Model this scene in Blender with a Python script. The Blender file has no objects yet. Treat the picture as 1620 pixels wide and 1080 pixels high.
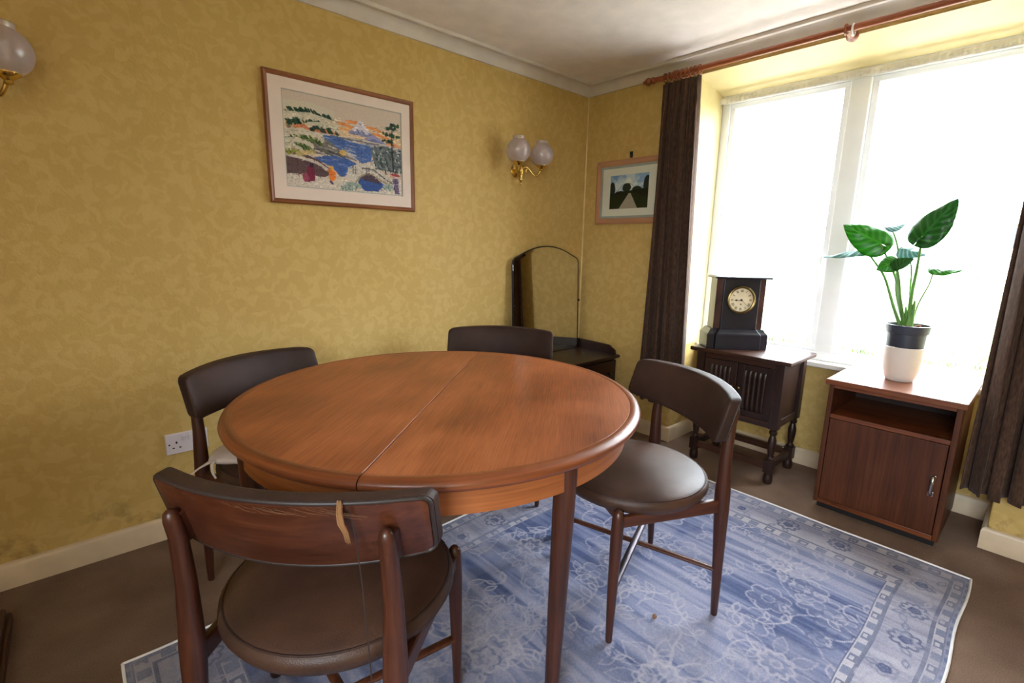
import bpy, bmesh, math, random
import numpy as np
from mathutils import Vector, Matrix

random.seed(7)
RNG = np.random.default_rng(11)
PI = math.pi
SC = bpy.context.scene
COL = SC.collection

# ------------------------------------------------------------------ camera
cam_d = bpy.data.cameras.new('camera')
cam_d.sensor_width = 36.0
cam_d.lens = 772.4 / 1620 * 36.0
cam_d.clip_start = 0.02
cam_d.clip_end = 300
cam = bpy.data.objects.new('camera', cam_d)
COL.objects.link(cam)
YAW, PITCH, ROLL = 0.8357, 0.1938, 0.0191
_f = Vector((math.cos(YAW) * math.cos(PITCH), math.sin(YAW) * math.cos(PITCH), -math.sin(PITCH)))
_r = Vector((math.sin(YAW), -math.cos(YAW), 0))
_u = _r.cross(_f)
_r2 = math.cos(ROLL) * _r + math.sin(ROLL) * _u
_u2 = -math.sin(ROLL) * _r + math.cos(ROLL) * _u
cam.matrix_world = Matrix(((_r2.x, _u2.x, -_f.x, -2.6742), (_r2.y, _u2.y, -_f.y, -2.2476),
                           (_r2.z, _u2.z, -_f.z, 1.1851), (0, 0, 0, 1)))
SC.camera = cam

# ------------------------------------------------------------------ sky, daylight, exposure
SC.view_settings.view_transform = 'Standard'
SC.view_settings.look = 'None'
SC.view_settings.gamma = 1.0
SC.view_settings.use_curve_mapping = False
SC.view_settings.exposure = 1.6
SKY = 17.0
world = bpy.data.worlds.new('overcast_sky')
SC.world = world
world.use_nodes = True
wb = world.node_tree.nodes['Background']
# overcast sky: luminance rises from the horizon to the zenith as (1 + 2 sin e) / 3
_nt = world.node_tree
_tc = _nt.nodes.new('ShaderNodeTexCoord')
_sx = _nt.nodes.new('ShaderNodeSeparateXYZ')
_mr = _nt.nodes.new('ShaderNodeMapRange')
_mr.inputs['From Min'].default_value = 0.0
_mr.inputs['From Max'].default_value = 1.0
_mr.inputs['To Min'].default_value = 0.333
_mr.inputs['To Max'].default_value = 1.0
_ml = _nt.nodes.new('ShaderNodeMath')
_ml.operation = 'MULTIPLY'
_ml.inputs[1].default_value = SKY
_nt.links.new(_tc.outputs['Generated'], _sx.inputs[0])
_nt.links.new(_sx.outputs['Z'], _mr.inputs['Value'])
_nt.links.new(_mr.outputs[0], _ml.inputs[0])
_nt.links.new(_ml.outputs[0], wb.inputs[1])
wb.inputs[0].default_value = (0.86, 0.91, 1.0, 1)
pd = bpy.data.lights.new('window_portal', 'AREA')
pd.shape = 'RECTANGLE'
pd.size = 1.45
pd.size_y = 1.48
pd.cycles.is_portal = True
portal = bpy.data.objects.new('window_portal', pd)
portal.location = (0.47, -1.485, 1.335)
portal.rotation_euler = (0, PI / 2, 0)
COL.objects.link(portal)
pd2 = bpy.data.lights.new('fill_window_portal', 'AREA')  # portal for the added, unseen fill window in the left wall
pd2.shape = 'RECTANGLE'
pd2.size = 1.13
pd2.size_y = 1.2
pd2.cycles.is_portal = True
portal2 = bpy.data.objects.new('fill_window_portal', pd2)
portal2.location = (-3.76, -2.80, 1.415)
portal2.rotation_euler = (0, -PI / 2, 0)
COL.objects.link(portal2)


# ------------------------------------------------------------------ materials
def srgb(c):
    c = np.asarray(c, float) / 255.0
    return np.where(c <= 0.04045, c / 12.92, ((c + 0.055) / 1.055) ** 2.4)


def L4(c):
    v = srgb(c)
    return (float(v[0]), float(v[1]), float(v[2]), 1.0)


MATS = {}


def new_mat(name):
    m = bpy.data.materials.new(name)
    m.use_nodes = True
    nt = m.node_tree
    MATS[name] = m
    return m, nt, nt.nodes['Principled BSDF']


def N(nt, typ, **kw):
    n = nt.nodes.new(typ)
    for k, v in kw.items():
        if k.startswith('_'):
            n.inputs[k[1:]].default_value = v
        else:
            setattr(n, k, v)
    return n


def LK(nt, a, ao, b, bi):
    nt.links.new(a.outputs[ao], b.inputs[bi])


def ramp(nt, stops):
    r = nt.nodes.new('ShaderNodeValToRGB')
    e = r.color_ramp.elements
    while len(e) < len(stops):
        e.new(0.5)
    for i, (p, c) in enumerate(stops):
        e[i].position = p
        e[i].color = c if len(c) == 4 else L4(c)
    return r


def coords(nt, scale=(1, 1, 1), rand=False):
    tc = nt.nodes.new('ShaderNodeTexCoord')
    mp = nt.nodes.new('ShaderNodeMapping')
    mp.inputs['Scale'].default_value = scale
    LK(nt, tc, 'Object', mp, 'Vector')
    if rand:
        oi = nt.nodes.new('ShaderNodeObjectInfo')
        ml = N(nt, 'ShaderNodeMath', operation='MULTIPLY')
        ml.inputs[1].default_value = 7.3
        LK(nt, oi, 'Random', ml, 0)
        LK(nt, ml, 0, mp, 'Location')
    return mp


def plain(name, c, rough=0.5, metal=0.0, bump=0.0, bscale=200, var=0.06, spec=0.5):
    m, nt, p = new_mat(name)
    mp = coords(nt)
    n = N(nt, 'ShaderNodeTexNoise', _Scale=9.0, _Detail=4.0)
    LK(nt, mp, 0, n, 'Vector')
    a = np.asarray(c, float)
    r = ramp(nt, [(0.3, np.clip(a * (1 - var), 0, 255)), (0.7, np.clip(a * (1 + var), 0, 255))])
    LK(nt, n, 'Fac', r, 0)
    LK(nt, r, 0, p, 'Base Color')
    p.inputs['Roughness'].default_value = rough
    p.inputs['Metallic'].default_value = metal
    p.inputs['Specular IOR Level'].default_value = spec
    if bump:
        n2 = N(nt, 'ShaderNodeTexNoise', _Scale=bscale, _Detail=3.0)
        LK(nt, mp, 0, n2, 'Vector')
        b = N(nt, 'ShaderNodeBump', _Strength=bump, _Distance=0.002)
        LK(nt, n2, 'Fac', b, 'Height')
        LK(nt, b, 0, p, 'Normal')
    return m


def wood(name, dark, mid, light, axis=0, fine=150, rough=0.4, spec=0.5, blot=3.0, band=1.0, attr=None):
    m, nt, p = new_mat(name)
    s = [1.0, 1.0, 1.0]
    for i in range(3):
        s[i] = 0.03 if i == axis else 1.0
    if attr:
        at_ = N(nt, 'ShaderNodeAttribute', attribute_name=attr)
        mp = nt.nodes.new('ShaderNodeMapping')
        mp.inputs['Scale'].default_value = s
        LK(nt, at_, 'Vector', mp, 'Vector')
    else:
        mp = coords(nt, s, rand=True)
    n1 = N(nt, 'ShaderNodeTexNoise', _Scale=float(fine), _Detail=5.0, _Roughness=0.65)
    LK(nt, mp, 0, n1, 'Vector')
    n2 = N(nt, 'ShaderNodeTexNoise', _Scale=18.0, _Detail=3.0, _Distortion=0.6)
    LK(nt, mp, 0, n2, 'Vector')
    mp3 = coords(nt, (1, 1, 1), rand=True)
    n3 = N(nt, 'ShaderNodeTexNoise', _Scale=blot, _Detail=3.0)
    LK(nt, mp3, 0, n3, 'Vector')
    mx = N(nt, 'ShaderNodeMath', operation='MULTIPLY_ADD')
    mx.inputs[1].default_value = 0.45
    LK(nt, n1, 'Fac', mx, 0)
    m2 = N(nt, 'ShaderNodeMath', operation='MULTIPLY')
    m2.inputs[1].default_value = 0.33 * band
    LK(nt, n2, 'Fac', m2, 0)
    m3 = N(nt, 'ShaderNodeMath', operation='MULTIPLY_ADD')
    m3.inputs[1].default_value = 0.22 + 0.33 * (1 - band)
    LK(nt, n3, 'Fac', m3, 0)
    LK(nt, m2, 0, m3, 2)
    LK(nt, m3, 0, mx, 2)
    r = ramp(nt, [(0.36, dark), (0.5, mid), (0.66, light)])
    LK(nt, mx, 0, r, 0)
    LK(nt, r, 0, p, 'Base Color')
    rr = N(nt, 'ShaderNodeMapRange')
    rr.inputs['To Min'].default_value = rough - 0.07
    rr.inputs['To Max'].default_value = rough + 0.12
    LK(nt, n3, 'Fac', rr, 'Value')
    LK(nt, rr, 0, p, 'Roughness')
    p.inputs['Specular IOR Level'].default_value = spec
    b = N(nt, 'ShaderNodeBump', _Strength=0.12, _Distance=0.0008)
    LK(nt, n1, 'Fac', b, 'Height')
    LK(nt, b, 0, p, 'Normal')
    return m


def paint(name, rough=0.6, noise=0.06, nscale=300.0, bump=0.0):
    """colour read from the mesh's own painted colour attribute"""
    m, nt, p = new_mat(name)
    at = N(nt, 'ShaderNodeAttribute', attribute_name='Col')
    mp = coords(nt)
    n = N(nt, 'ShaderNodeTexNoise', _Scale=nscale, _Detail=2.0)
    LK(nt, mp, 0, n, 'Vector')
    r = ramp(nt, [(0.25, (1 - noise, 1 - noise, 1 - noise, 1)), (0.75, (1 + noise, 1 + noise, 1 + noise, 1))])
    LK(nt, n, 'Fac', r, 0)
    mx = N(nt, 'ShaderNodeMix', data_type='RGBA', blend_type='MULTIPLY')
    mx.inputs[0].default_value = 1.0
    nt.links.new(at.outputs['Color'], mx.inputs[6])
    nt.links.new(r.outputs[0], mx.inputs[7])
    nt.links.new(mx.outputs[2], p.inputs['Base Color'])
    p.inputs['Roughness'].default_value = rough
    p.inputs['Specular IOR Level'].default_value = 0.25
    if bump:
        b = N(nt, 'ShaderNodeBump', _Strength=bump, _Distance=0.003)
        LK(nt, n, 'Fac', b, 'Height')
        LK(nt, b, 0, p, 'Normal')
    return m


def make_wallpaper():
    m, nt, p = new_mat('yellow_wallpaper')
    mp = coords(nt)
    n = N(nt, 'ShaderNodeTexNoise', _Scale=24.0, _Detail=1.5, _Roughness=0.5, _Distortion=0.7)
    LK(nt, mp, 0, n, 'Vector')
    r = ramp(nt, [(0.47, (197, 167, 100)), (0.53, (202, 172, 106)), (0.60, (205, 176, 111))])
    LK(nt, n, 'Fac', r, 0)
    n2 = N(nt, 'ShaderNodeTexNoise', _Scale=1.6, _Detail=3.0)
    LK(nt, mp, 0, n2, 'Vector')
    r2 = ramp(nt, [(0.3, (0.93, 0.90, 0.84, 1)), (0.65, (1, 1, 1, 1))])
    LK(nt, n2, 'Fac', r2, 0)
    mx = N(nt, 'ShaderNodeMix', data_type='RGBA', blend_type='MULTIPLY')
    mx.inputs[0].default_value = 1.0
    nt.links.new(r.outputs[0], mx.inputs[6])
    nt.links.new(r2.outputs[0], mx.inputs[7])
    # scuffed, stained patches just above the skirting
    sx = nt.nodes.new('ShaderNodeSeparateXYZ')
    LK(nt, mp, 0, sx, 0)
    mr = N(nt, 'ShaderNodeMapRange')
    mr.inputs['From Min'].default_value = 0.08
    mr.inputs['From Max'].default_value = 0.26
    mr.inputs['To Min'].default_value = 1.0
    mr.inputs['To Max'].default_value = 0.0
    LK(nt, sx, 'Z', mr, 'Value')
    n3 = N(nt, 'ShaderNodeTexNoise', _Scale=7.0, _Detail=6.0, _Roughness=0.7)
    LK(nt, mp, 0, n3, 'Vector')
    r3 = ramp(nt, [(0.52, (0, 0, 0, 1)), (0.66, (1, 1, 1, 1))])
    LK(nt, n3, 'Fac', r3, 0)
    ml = N(nt, 'ShaderNodeMath', operation='MULTIPLY')
    LK(nt, mr, 0, ml, 0)
    LK(nt, r3, 0, ml, 1)
    ml2 = N(nt, 'ShaderNodeMath', operation='MULTIPLY')
    ml2.inputs[1].default_value = 0.75
    LK(nt, ml, 0, ml2, 0)
    mx2 = N(nt, 'ShaderNodeMix', data_type='RGBA')
    nt.links.new(ml2.outputs[0], mx2.inputs[0])
    nt.links.new(mx.outputs[2], mx2.inputs[6])
    mx2.inputs[7].default_value = L4((96, 74, 42))
    nt.links.new(mx2.outputs[2], p.inputs['Base Color'])
    p.inputs['Roughness'].default_value = 0.62
    p.inputs['Specular IOR Level'].default_value = 0.3
    nb = N(nt, 'ShaderNodeTexNoise', _Scale=48.0, _Detail=3.0, _Distortion=1.6)
    LK(nt, mp, 0, nb, 'Vector')
    b = N(nt, 'ShaderNodeBump', _Strength=0.42, _Distance=0.004)
    LK(nt, nb, 'Fac', b, 'Height')
    LK(nt, b, 0, p, 'Normal')
    return m


def make_carpet():
    m, nt, p = new_mat('brown_carpet')
    mp = coords(nt)
    n = N(nt, 'ShaderNodeTexNoise', _Scale=330.0, _Detail=3.0)
    LK(nt, mp, 0, n, 'Vector')
    n2 = N(nt, 'ShaderNodeTexNoise', _Scale=5.0, _Detail=5.0)
    LK(nt, mp, 0, n2, 'Vector')
    r = ramp(nt, [(0.3, (96, 77, 65)), (0.7, (144, 119, 102))])
    ad = N(nt, 'ShaderNodeMath', operation='MULTIPLY_ADD')
    ad.inputs[1].default_value = 0.55
    LK(nt, n, 'Fac', ad, 0)
    m2 = N(nt, 'ShaderNodeMath', operation='MULTIPLY')
    m2.inputs[1].default_value = 0.45
    LK(nt, n2, 'Fac', m2, 0)
    LK(nt, m2, 0, ad, 2)
    LK(nt, ad, 0, r, 0)
    LK(nt, r, 0, p, 'Base Color')
    p.inputs['Roughness'].default_value = 0.95
    p.inputs['Specular IOR Level'].default_value = 0.1
    b = N(nt, 'ShaderNodeBump', _Strength=0.7, _Distance=0.006)
    LK(nt, n, 'Fac', b, 'Height')
    LK(nt, b, 0, p, 'Normal')
    return m


def make_net():
    m, nt, p = new_mat('sheer_net')
    nt.nodes.remove(p)
    out = nt.nodes['Material Output']
    tr = nt.nodes.new('ShaderNodeBsdfTransparent')
    tr.inputs[0].default_value = (1, 1, 1, 1)
    tl = nt.nodes.new('ShaderNodeBsdfTranslucent')
    df = nt.nodes.new('ShaderNodeBsdfDiffuse')
    mp = coords(nt, (1, 1, 0.1))
    n = N(nt, 'ShaderNodeTexNoise', _Scale=120.0, _Detail=2.0)
    LK(nt, mp, 0, n, 'Vector')
    r = ramp(nt, [(0.3, (225, 225, 240)), (0.7, (246, 246, 252))])
    LK(nt, n, 'Fac', r, 0)
    LK(nt, r, 0, tl, 0)
    LK(nt, r, 0, df, 0)
    a = N(nt, 'ShaderNodeMixShader', _Fac=0.3)
    LK(nt, tl, 0, a, 1)
    LK(nt, df, 0, a, 2)
    b = N(nt, 'ShaderNodeMixShader', _Fac=0.06)
    LK(nt, tr, 0, b, 1)
    LK(nt, a, 0, b, 2)
    LK(nt, b, 0, out, 0)
    return m


def make_pane(name='window_glass', gloss=0.08):
    m, nt, p = new_mat(name)
    nt.nodes.remove(p)
    out = nt.nodes['Material Output']
    tr = nt.nodes.new('ShaderNodeBsdfTransparent')
    tr.inputs[0].default_value = (0.96, 0.98, 0.97, 1)
    gl = nt.nodes.new('ShaderNodeBsdfGlossy')
    gl.inputs['Roughness'].default_value = 0.02
    lw = N(nt, 'ShaderNodeLayerWeight', _Blend=0.12)
    ml = N(nt, 'ShaderNodeMath', operation='MULTIPLY')
    ml.inputs[1].default_value = gloss * 5
    LK(nt, lw, 'Fresnel', ml, 0)
    mx = nt.nodes.new('ShaderNodeMixShader')
    LK(nt, ml, 0, mx, 0)
    LK(nt, tr, 0, mx, 1)
    LK(nt, gl, 0, mx, 2)
    LK(nt, mx, 0, out, 0)
    return m


def make_frosted():
    m, nt, p = new_mat('etched_globe_glass')
    nt.nodes.remove(p)
    out = nt.nodes['Material Output']
    tr = nt.nodes.new('ShaderNodeBsdfTransparent')
    tr.inputs[0].default_value = (0.95, 0.92, 0.95, 1)
    tl = nt.nodes.new('ShaderNodeBsdfTranslucent')
    tl.inputs[0].default_value = (0.86, 0.80, 0.84, 1)
    df = nt.nodes.new('ShaderNodeBsdfDiffuse')
    df.inputs[0].default_value = (0.82, 0.76, 0.80, 1)
    gl = nt.nodes.new('ShaderNodeBsdfGlossy')
    gl.inputs['Roughness'].default_value = 0.22
    mp = coords(nt)
    n = N(nt, 'ShaderNodeTexNoise', _Scale=60.0, _Detail=2.0)
    LK(nt, mp, 0, n, 'Vector')
    a = N(nt, 'ShaderNodeMixShader', _Fac=0.5)
    LK(nt, tl, 0, a, 1)
    LK(nt, df, 0, a, 2)
    r = ramp(nt, [(0.35, (0.33, 0.33, 0.33, 1)), (0.65, (0.34, 0.34, 0.34, 1))])
    LK(nt, n, 'Fac', r, 0)
    b = nt.nodes.new('ShaderNodeMixShader')
    LK(nt, r, 0, b, 0)
    LK(nt, tr, 0, b, 1)
    LK(nt, a, 0, b, 2)
    c = N(nt, 'ShaderNodeMixShader', _Fac=0.07)
    LK(nt, b, 0, c, 1)
    LK(nt, gl, 0, c, 2)
    LK(nt, c, 0, out, 0)
    return m


def make_leaf(name, c1, c2, vein):
    m, nt, p = new_mat(name)
    uv = nt.nodes.new('ShaderNodeAttribute')
    uv.attribute_name = 'leaf'
    sx = nt.nodes.new('ShaderNodeSeparateXYZ')
    LK(nt, uv, 'Vector', sx, 0)
    # side veins: sin of (along - |across|*k)
    ab = N(nt, 'ShaderNodeMath', operation='ABSOLUTE')
    LK(nt, sx, 'Y', ab, 0)
    k = N(nt, 'ShaderNodeMath', operation='MULTIPLY_ADD')
    k.inputs[1].default_value = -0.35
    LK(nt, ab, 0, k, 0)
    LK(nt, sx, 'X', k, 2)
    s = N(nt, 'ShaderNodeMath', operation='MULTIPLY')
    s.inputs[1].default_value = 38.0
    LK(nt, k, 0, s, 0)
    sn = N(nt, 'ShaderNodeMath', operation='SINE')
    LK(nt, s, 0, sn, 0)
    r = ramp(nt, [(0.0, c1), (0.85, c2), (0.97, vein)])
    mr = N(nt, 'ShaderNodeMapRange')
    mr.inputs['From Min'].default_value = -1
    LK(nt, sn, 0, mr, 'Value')
    LK(nt, mr, 0, r, 0)
    # midrib
    mrb = N(nt, 'ShaderNodeMath', operation='LESS_THAN')
    mrb.inputs[1].default_value = 0.07
    LK(nt, ab, 0, mrb, 0)
    mx = N(nt, 'ShaderNodeMix', data_type='RGBA')
    nt.links.new(mrb.outputs[0], mx.inputs[0])
    nt.links.new(r.outputs[0], mx.inputs[6])
    mx.inputs[7].default_value = L4(vein)
    nt.links.new(mx.outputs[2], p.inputs['Base Color'])
    p.inputs['Roughness'].default_value = 0.32
    out = nt.nodes['Material Output']
    tl = nt.nodes.new('ShaderNodeBsdfTranslucent')
    nt.links.new(mx.outputs[2], tl.inputs[0])
    ms = N(nt, 'ShaderNodeMixShader', _Fac=0.45)
    LK(nt, p, 0, ms, 1)
    LK(nt, tl, 0, ms, 2)
    LK(nt, ms, 0, out, 0)
    b = N(nt, 'ShaderNodeBump', _Strength=0.25, _Distance=0.003)
    LK(nt, mr, 0, b, 'Height')
    LK(nt, b, 0, p, 'Normal')
    return m


def make_vinyl(name, c, rough, spec=0.35):
    m, nt, p = new_mat(name)
    mp = coords(nt)
    n = N(nt, 'ShaderNodeTexNoise', _Scale=7.0, _Detail=5.0)
    LK(nt, mp, 0, n, 'Vector')
    a = np.asarray(c, float)
    r = ramp(nt, [(0.3, a * 0.82), (0.7, np.clip(a * 1.2, 0, 255))])
    LK(nt, n, 'Fac', r, 0)
    LK(nt, r, 0, p, 'Base Color')
    p.inputs['Roughness'].default_value = rough
    p.inputs['Specular IOR Level'].default_value = spec
    v = N(nt, 'ShaderNodeTexVoronoi', _Scale=420.0)
    LK(nt, mp, 0, v, 'Vector')
    ad = N(nt, 'ShaderNodeMath', operation='MULTIPLY_ADD')
    ad.inputs[1].default_value = 2.2
    LK(nt, n, 'Fac', ad, 0)
    LK(nt, v, 'Distance', ad, 2)
    b = N(nt, 'ShaderNodeBump', _Strength=0.25, _Distance=0.0018)
    LK(nt, ad, 0, b, 'Height')
    LK(nt, b, 0, p, 'Normal')
    return m


def make_velvet():
    m, nt, p = new_mat('brown_curtain_cloth')
    mp = coords(nt, (1, 1, 0.25))
    n = N(nt, 'ShaderNodeTexNoise', _Scale=160.0, _Detail=3.0)
    LK(nt, mp, 0, n, 'Vector')
    r = ramp(nt, [(0.3, (64, 46, 36)), (0.7, (92, 68, 54))])
    LK(nt, n, 'Fac', r, 0)
    LK(nt, r, 0, p, 'Base Color')
    p.inputs['Roughness'].default_value = 0.85
    p.inputs['Sheen Weight'].default_value = 0.08
    p.inputs['Sheen Roughness'].default_value = 0.4
    p.inputs['Specular IOR Level'].default_value = 0.15
    b = N(nt, 'ShaderNodeBump', _Strength=0.2, _Distance=0.001)
    LK(nt, n, 'Fac', b, 'Height')
    LK(nt, b, 0, p, 'Normal')
    return m


M_wall = make_wallpaper()
M_carpet = make_carpet()
M_net = make_net()
M_pane = make_pane()
M_picglass = make_pane('picture_glass', 0.12)
M_frost = make_frosted()
M_ceiling = plain('ceiling_paint', (228, 217, 212), 0.9, bump=0.35, bscale=90, var=0.03)
M_coving = plain('coving_paint', (206, 196, 190), 0.6, var=0.03)
M_skirt = plain('cream_gloss_paint', (206, 186, 158), 0.4, var=0.05)
M_upvc = plain('white_window_plastic', (236, 238, 242), 0.3, var=0.015)
M_sill = plain('white_sill_paint', (232, 228, 222), 0.35, var=0.02)
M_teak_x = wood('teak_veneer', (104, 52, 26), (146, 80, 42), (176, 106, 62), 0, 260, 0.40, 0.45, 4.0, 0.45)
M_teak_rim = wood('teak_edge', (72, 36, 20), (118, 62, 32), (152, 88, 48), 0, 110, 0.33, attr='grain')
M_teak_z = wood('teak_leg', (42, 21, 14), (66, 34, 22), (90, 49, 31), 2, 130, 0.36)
M_teak_apron = wood('teak_apron', (108, 58, 28), (150, 86, 44), (176, 108, 60), 0, 90, 0.4, attr='grain')
M_chair_z = wood('chair_wood_upright', (40, 19, 13), (62, 31, 20), (86, 46, 29), 2, 120, 0.32)
M_chair_x = wood('chair_wood_panel', (50, 24, 14), (76, 38, 22), (98, 53, 32), 0, 110, 0.34)
M_chair_y = wood('chair_wood_rail', (48, 23, 14), (72, 36, 21), (94, 51, 31), 1, 110, 0.34)
M_vinyl = make_vinyl('brown_vinyl_seat', (66, 45, 35), 0.44, 0.3)
M_vinyl_b = make_vinyl('brown_vinyl_back', (54, 38, 33), 0.52, 0.18)
M_piping = plain('dark_piping', (44, 34, 32), 0.5)
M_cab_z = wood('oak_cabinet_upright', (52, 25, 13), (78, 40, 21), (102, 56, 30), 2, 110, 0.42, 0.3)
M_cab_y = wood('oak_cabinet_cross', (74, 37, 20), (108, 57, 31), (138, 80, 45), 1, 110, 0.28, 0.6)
M_cab_dark = plain('cabinet_inside', (44, 26, 19), 0.7)
M_black = plain('black_plinth', (20, 18, 18), 0.5)
M_oak_z = wood('jacobean_oak_upright', (28, 16, 13), (44, 25, 19), (66, 40, 29), 2, 110, 0.36)
M_oak_y = wood('jacobean_oak_cross', (36, 20, 15), (58, 33, 23), (86, 52, 36), 1, 110, 0.3, 0.6)
M_mah_x = wood('dark_mahogany', (26, 13, 12), (42, 21, 18), (62, 34, 26), 0, 110, 0.32)
M_mah_z = wood('dark_mahogany_upright', (24, 12, 12), (38, 19, 17), (54, 30, 24), 2, 110, 0.36)
M_slate = plain('black_slate', (26, 27, 38), 0.3, var=0.12)
M_marble = plain('brown_red_marble', (62, 40, 38), 0.3, var=0.3)
M_dial = plain('cream_enamel_dial', (222, 208, 178), 0.35, var=0.03)
M_brass = plain('polished_brass', (216, 184, 104), 0.2, 1.0)
M_oldbrass = plain('aged_brass', (112, 96, 60), 0.32, 1.0)
M_blackpaint = plain('black_paint', (18, 16, 18), 0.45)
M_chrome = plain('chrome', (190, 190, 192), 0.18, 1.0)
M_bar_glint = plain('bar_glint_grey', (96, 90, 96), 0.45, 1.0)  # grey metal stands in for a grazing highlight on a wooden bar
M_silver = plain('mirror_silver', (232, 232, 222), 0.015, 1.0, var=0.01)
M_mirback = plain('mirror_backing', (40, 30, 26), 0.7)
M_frame1 = wood('picture_frame_brown', (92, 50, 28), (128, 76, 44), (156, 98, 60), 0, 110, 0.38)
M_frame1v = wood('picture_frame_brown_v', (92, 50, 28), (128, 76, 44), (156, 98, 60), 2, 110, 0.38)
M_frame2 = wood('picture_frame_tan', (160, 112, 80), (178, 128, 94), (192, 144, 108), 1, 90, 0.5)
M_frame2v = wood('picture_frame_tan_v', (160, 112, 80), (178, 128, 94), (192, 144, 108), 2, 90, 0.5)
M_mount = plain('white_mount_card', (224, 206, 196), 0.85, var=0.015)
M_mount2 = plain('cream_mount_card', (234, 225, 212), 0.85, var=0.015)
M_slip = plain('grey_slip', (168, 166, 160), 0.5)
M_pole = wood('curtain_pole_wood', (104, 50, 28), (138, 72, 42), (168, 98, 60), 1, 90, 0.3)
M_curtain = make_velvet()
M_header = plain('cream_net_heading', (232, 230, 230), 0.85, bump=0.5, bscale=160)
M_socket = plain('white_socket_plastic', (222, 214, 220), 0.3, var=0.02)
M_hole = plain('socket_slot', (24, 20, 22), 0.6)
M_planter = plain('white_ceramic', (226, 220, 214), 0.45, bump=0.15, bscale=120, var=0.02)
M_nursery = plain('dark_plastic_pot', (56, 62, 76), 0.4, var=0.05)
M_soil = plain('bark_soil', (92, 60, 42), 0.95, bump=1.0, bscale=120, var=0.4)
M_leaf = make_leaf('leaf_green', (48, 124, 30), (58, 138, 34), (76, 150, 50))
M_leafd = make_leaf('leaf_dark', (30, 88, 30), (38, 100, 36), (54, 116, 52))
M_leafs = make_leaf('leaf_silver', (94, 132, 132), (120, 156, 158), (160, 186, 184))
M_stem = plain('leaf_stalk', (92, 142, 58), 0.45, var=0.1)
M_thread = plain('fine_thread', (100, 66, 40), 0.9)
M_linen = plain('worn_linen', (188, 172, 160), 0.95, bump=0.5, bscale=260)
M_string = plain('frayed_thread', (128, 90, 54), 0.9)
M_rug = paint('rug_wool', 0.95, 0.10, 420.0, 0.4)
M_print = paint('printed_picture', 0.7, 0.07, 500.0, 0.2)
M_photo = paint('photo_print', 0.4, 0.02, 200.0)
M_grass = plain('grass', (66, 90, 38), 0.9, var=0.3)
M_lawn = plain('lawn_soil', (74, 82, 46), 0.95, var=0.2)
M_render = plain('pale_house_render', (226, 224, 218), 0.9)
M_slateroof = plain('pale_slate_roof', (150, 152, 162), 0.8)
M_darkglass = plain('far_window_glass', (40, 40, 62), 0.2)
M_hearth = wood('hearth_kerb_wood', (40, 18, 12), (62, 30, 20), (84, 44, 28), 1, 90, 0.4)


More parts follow.
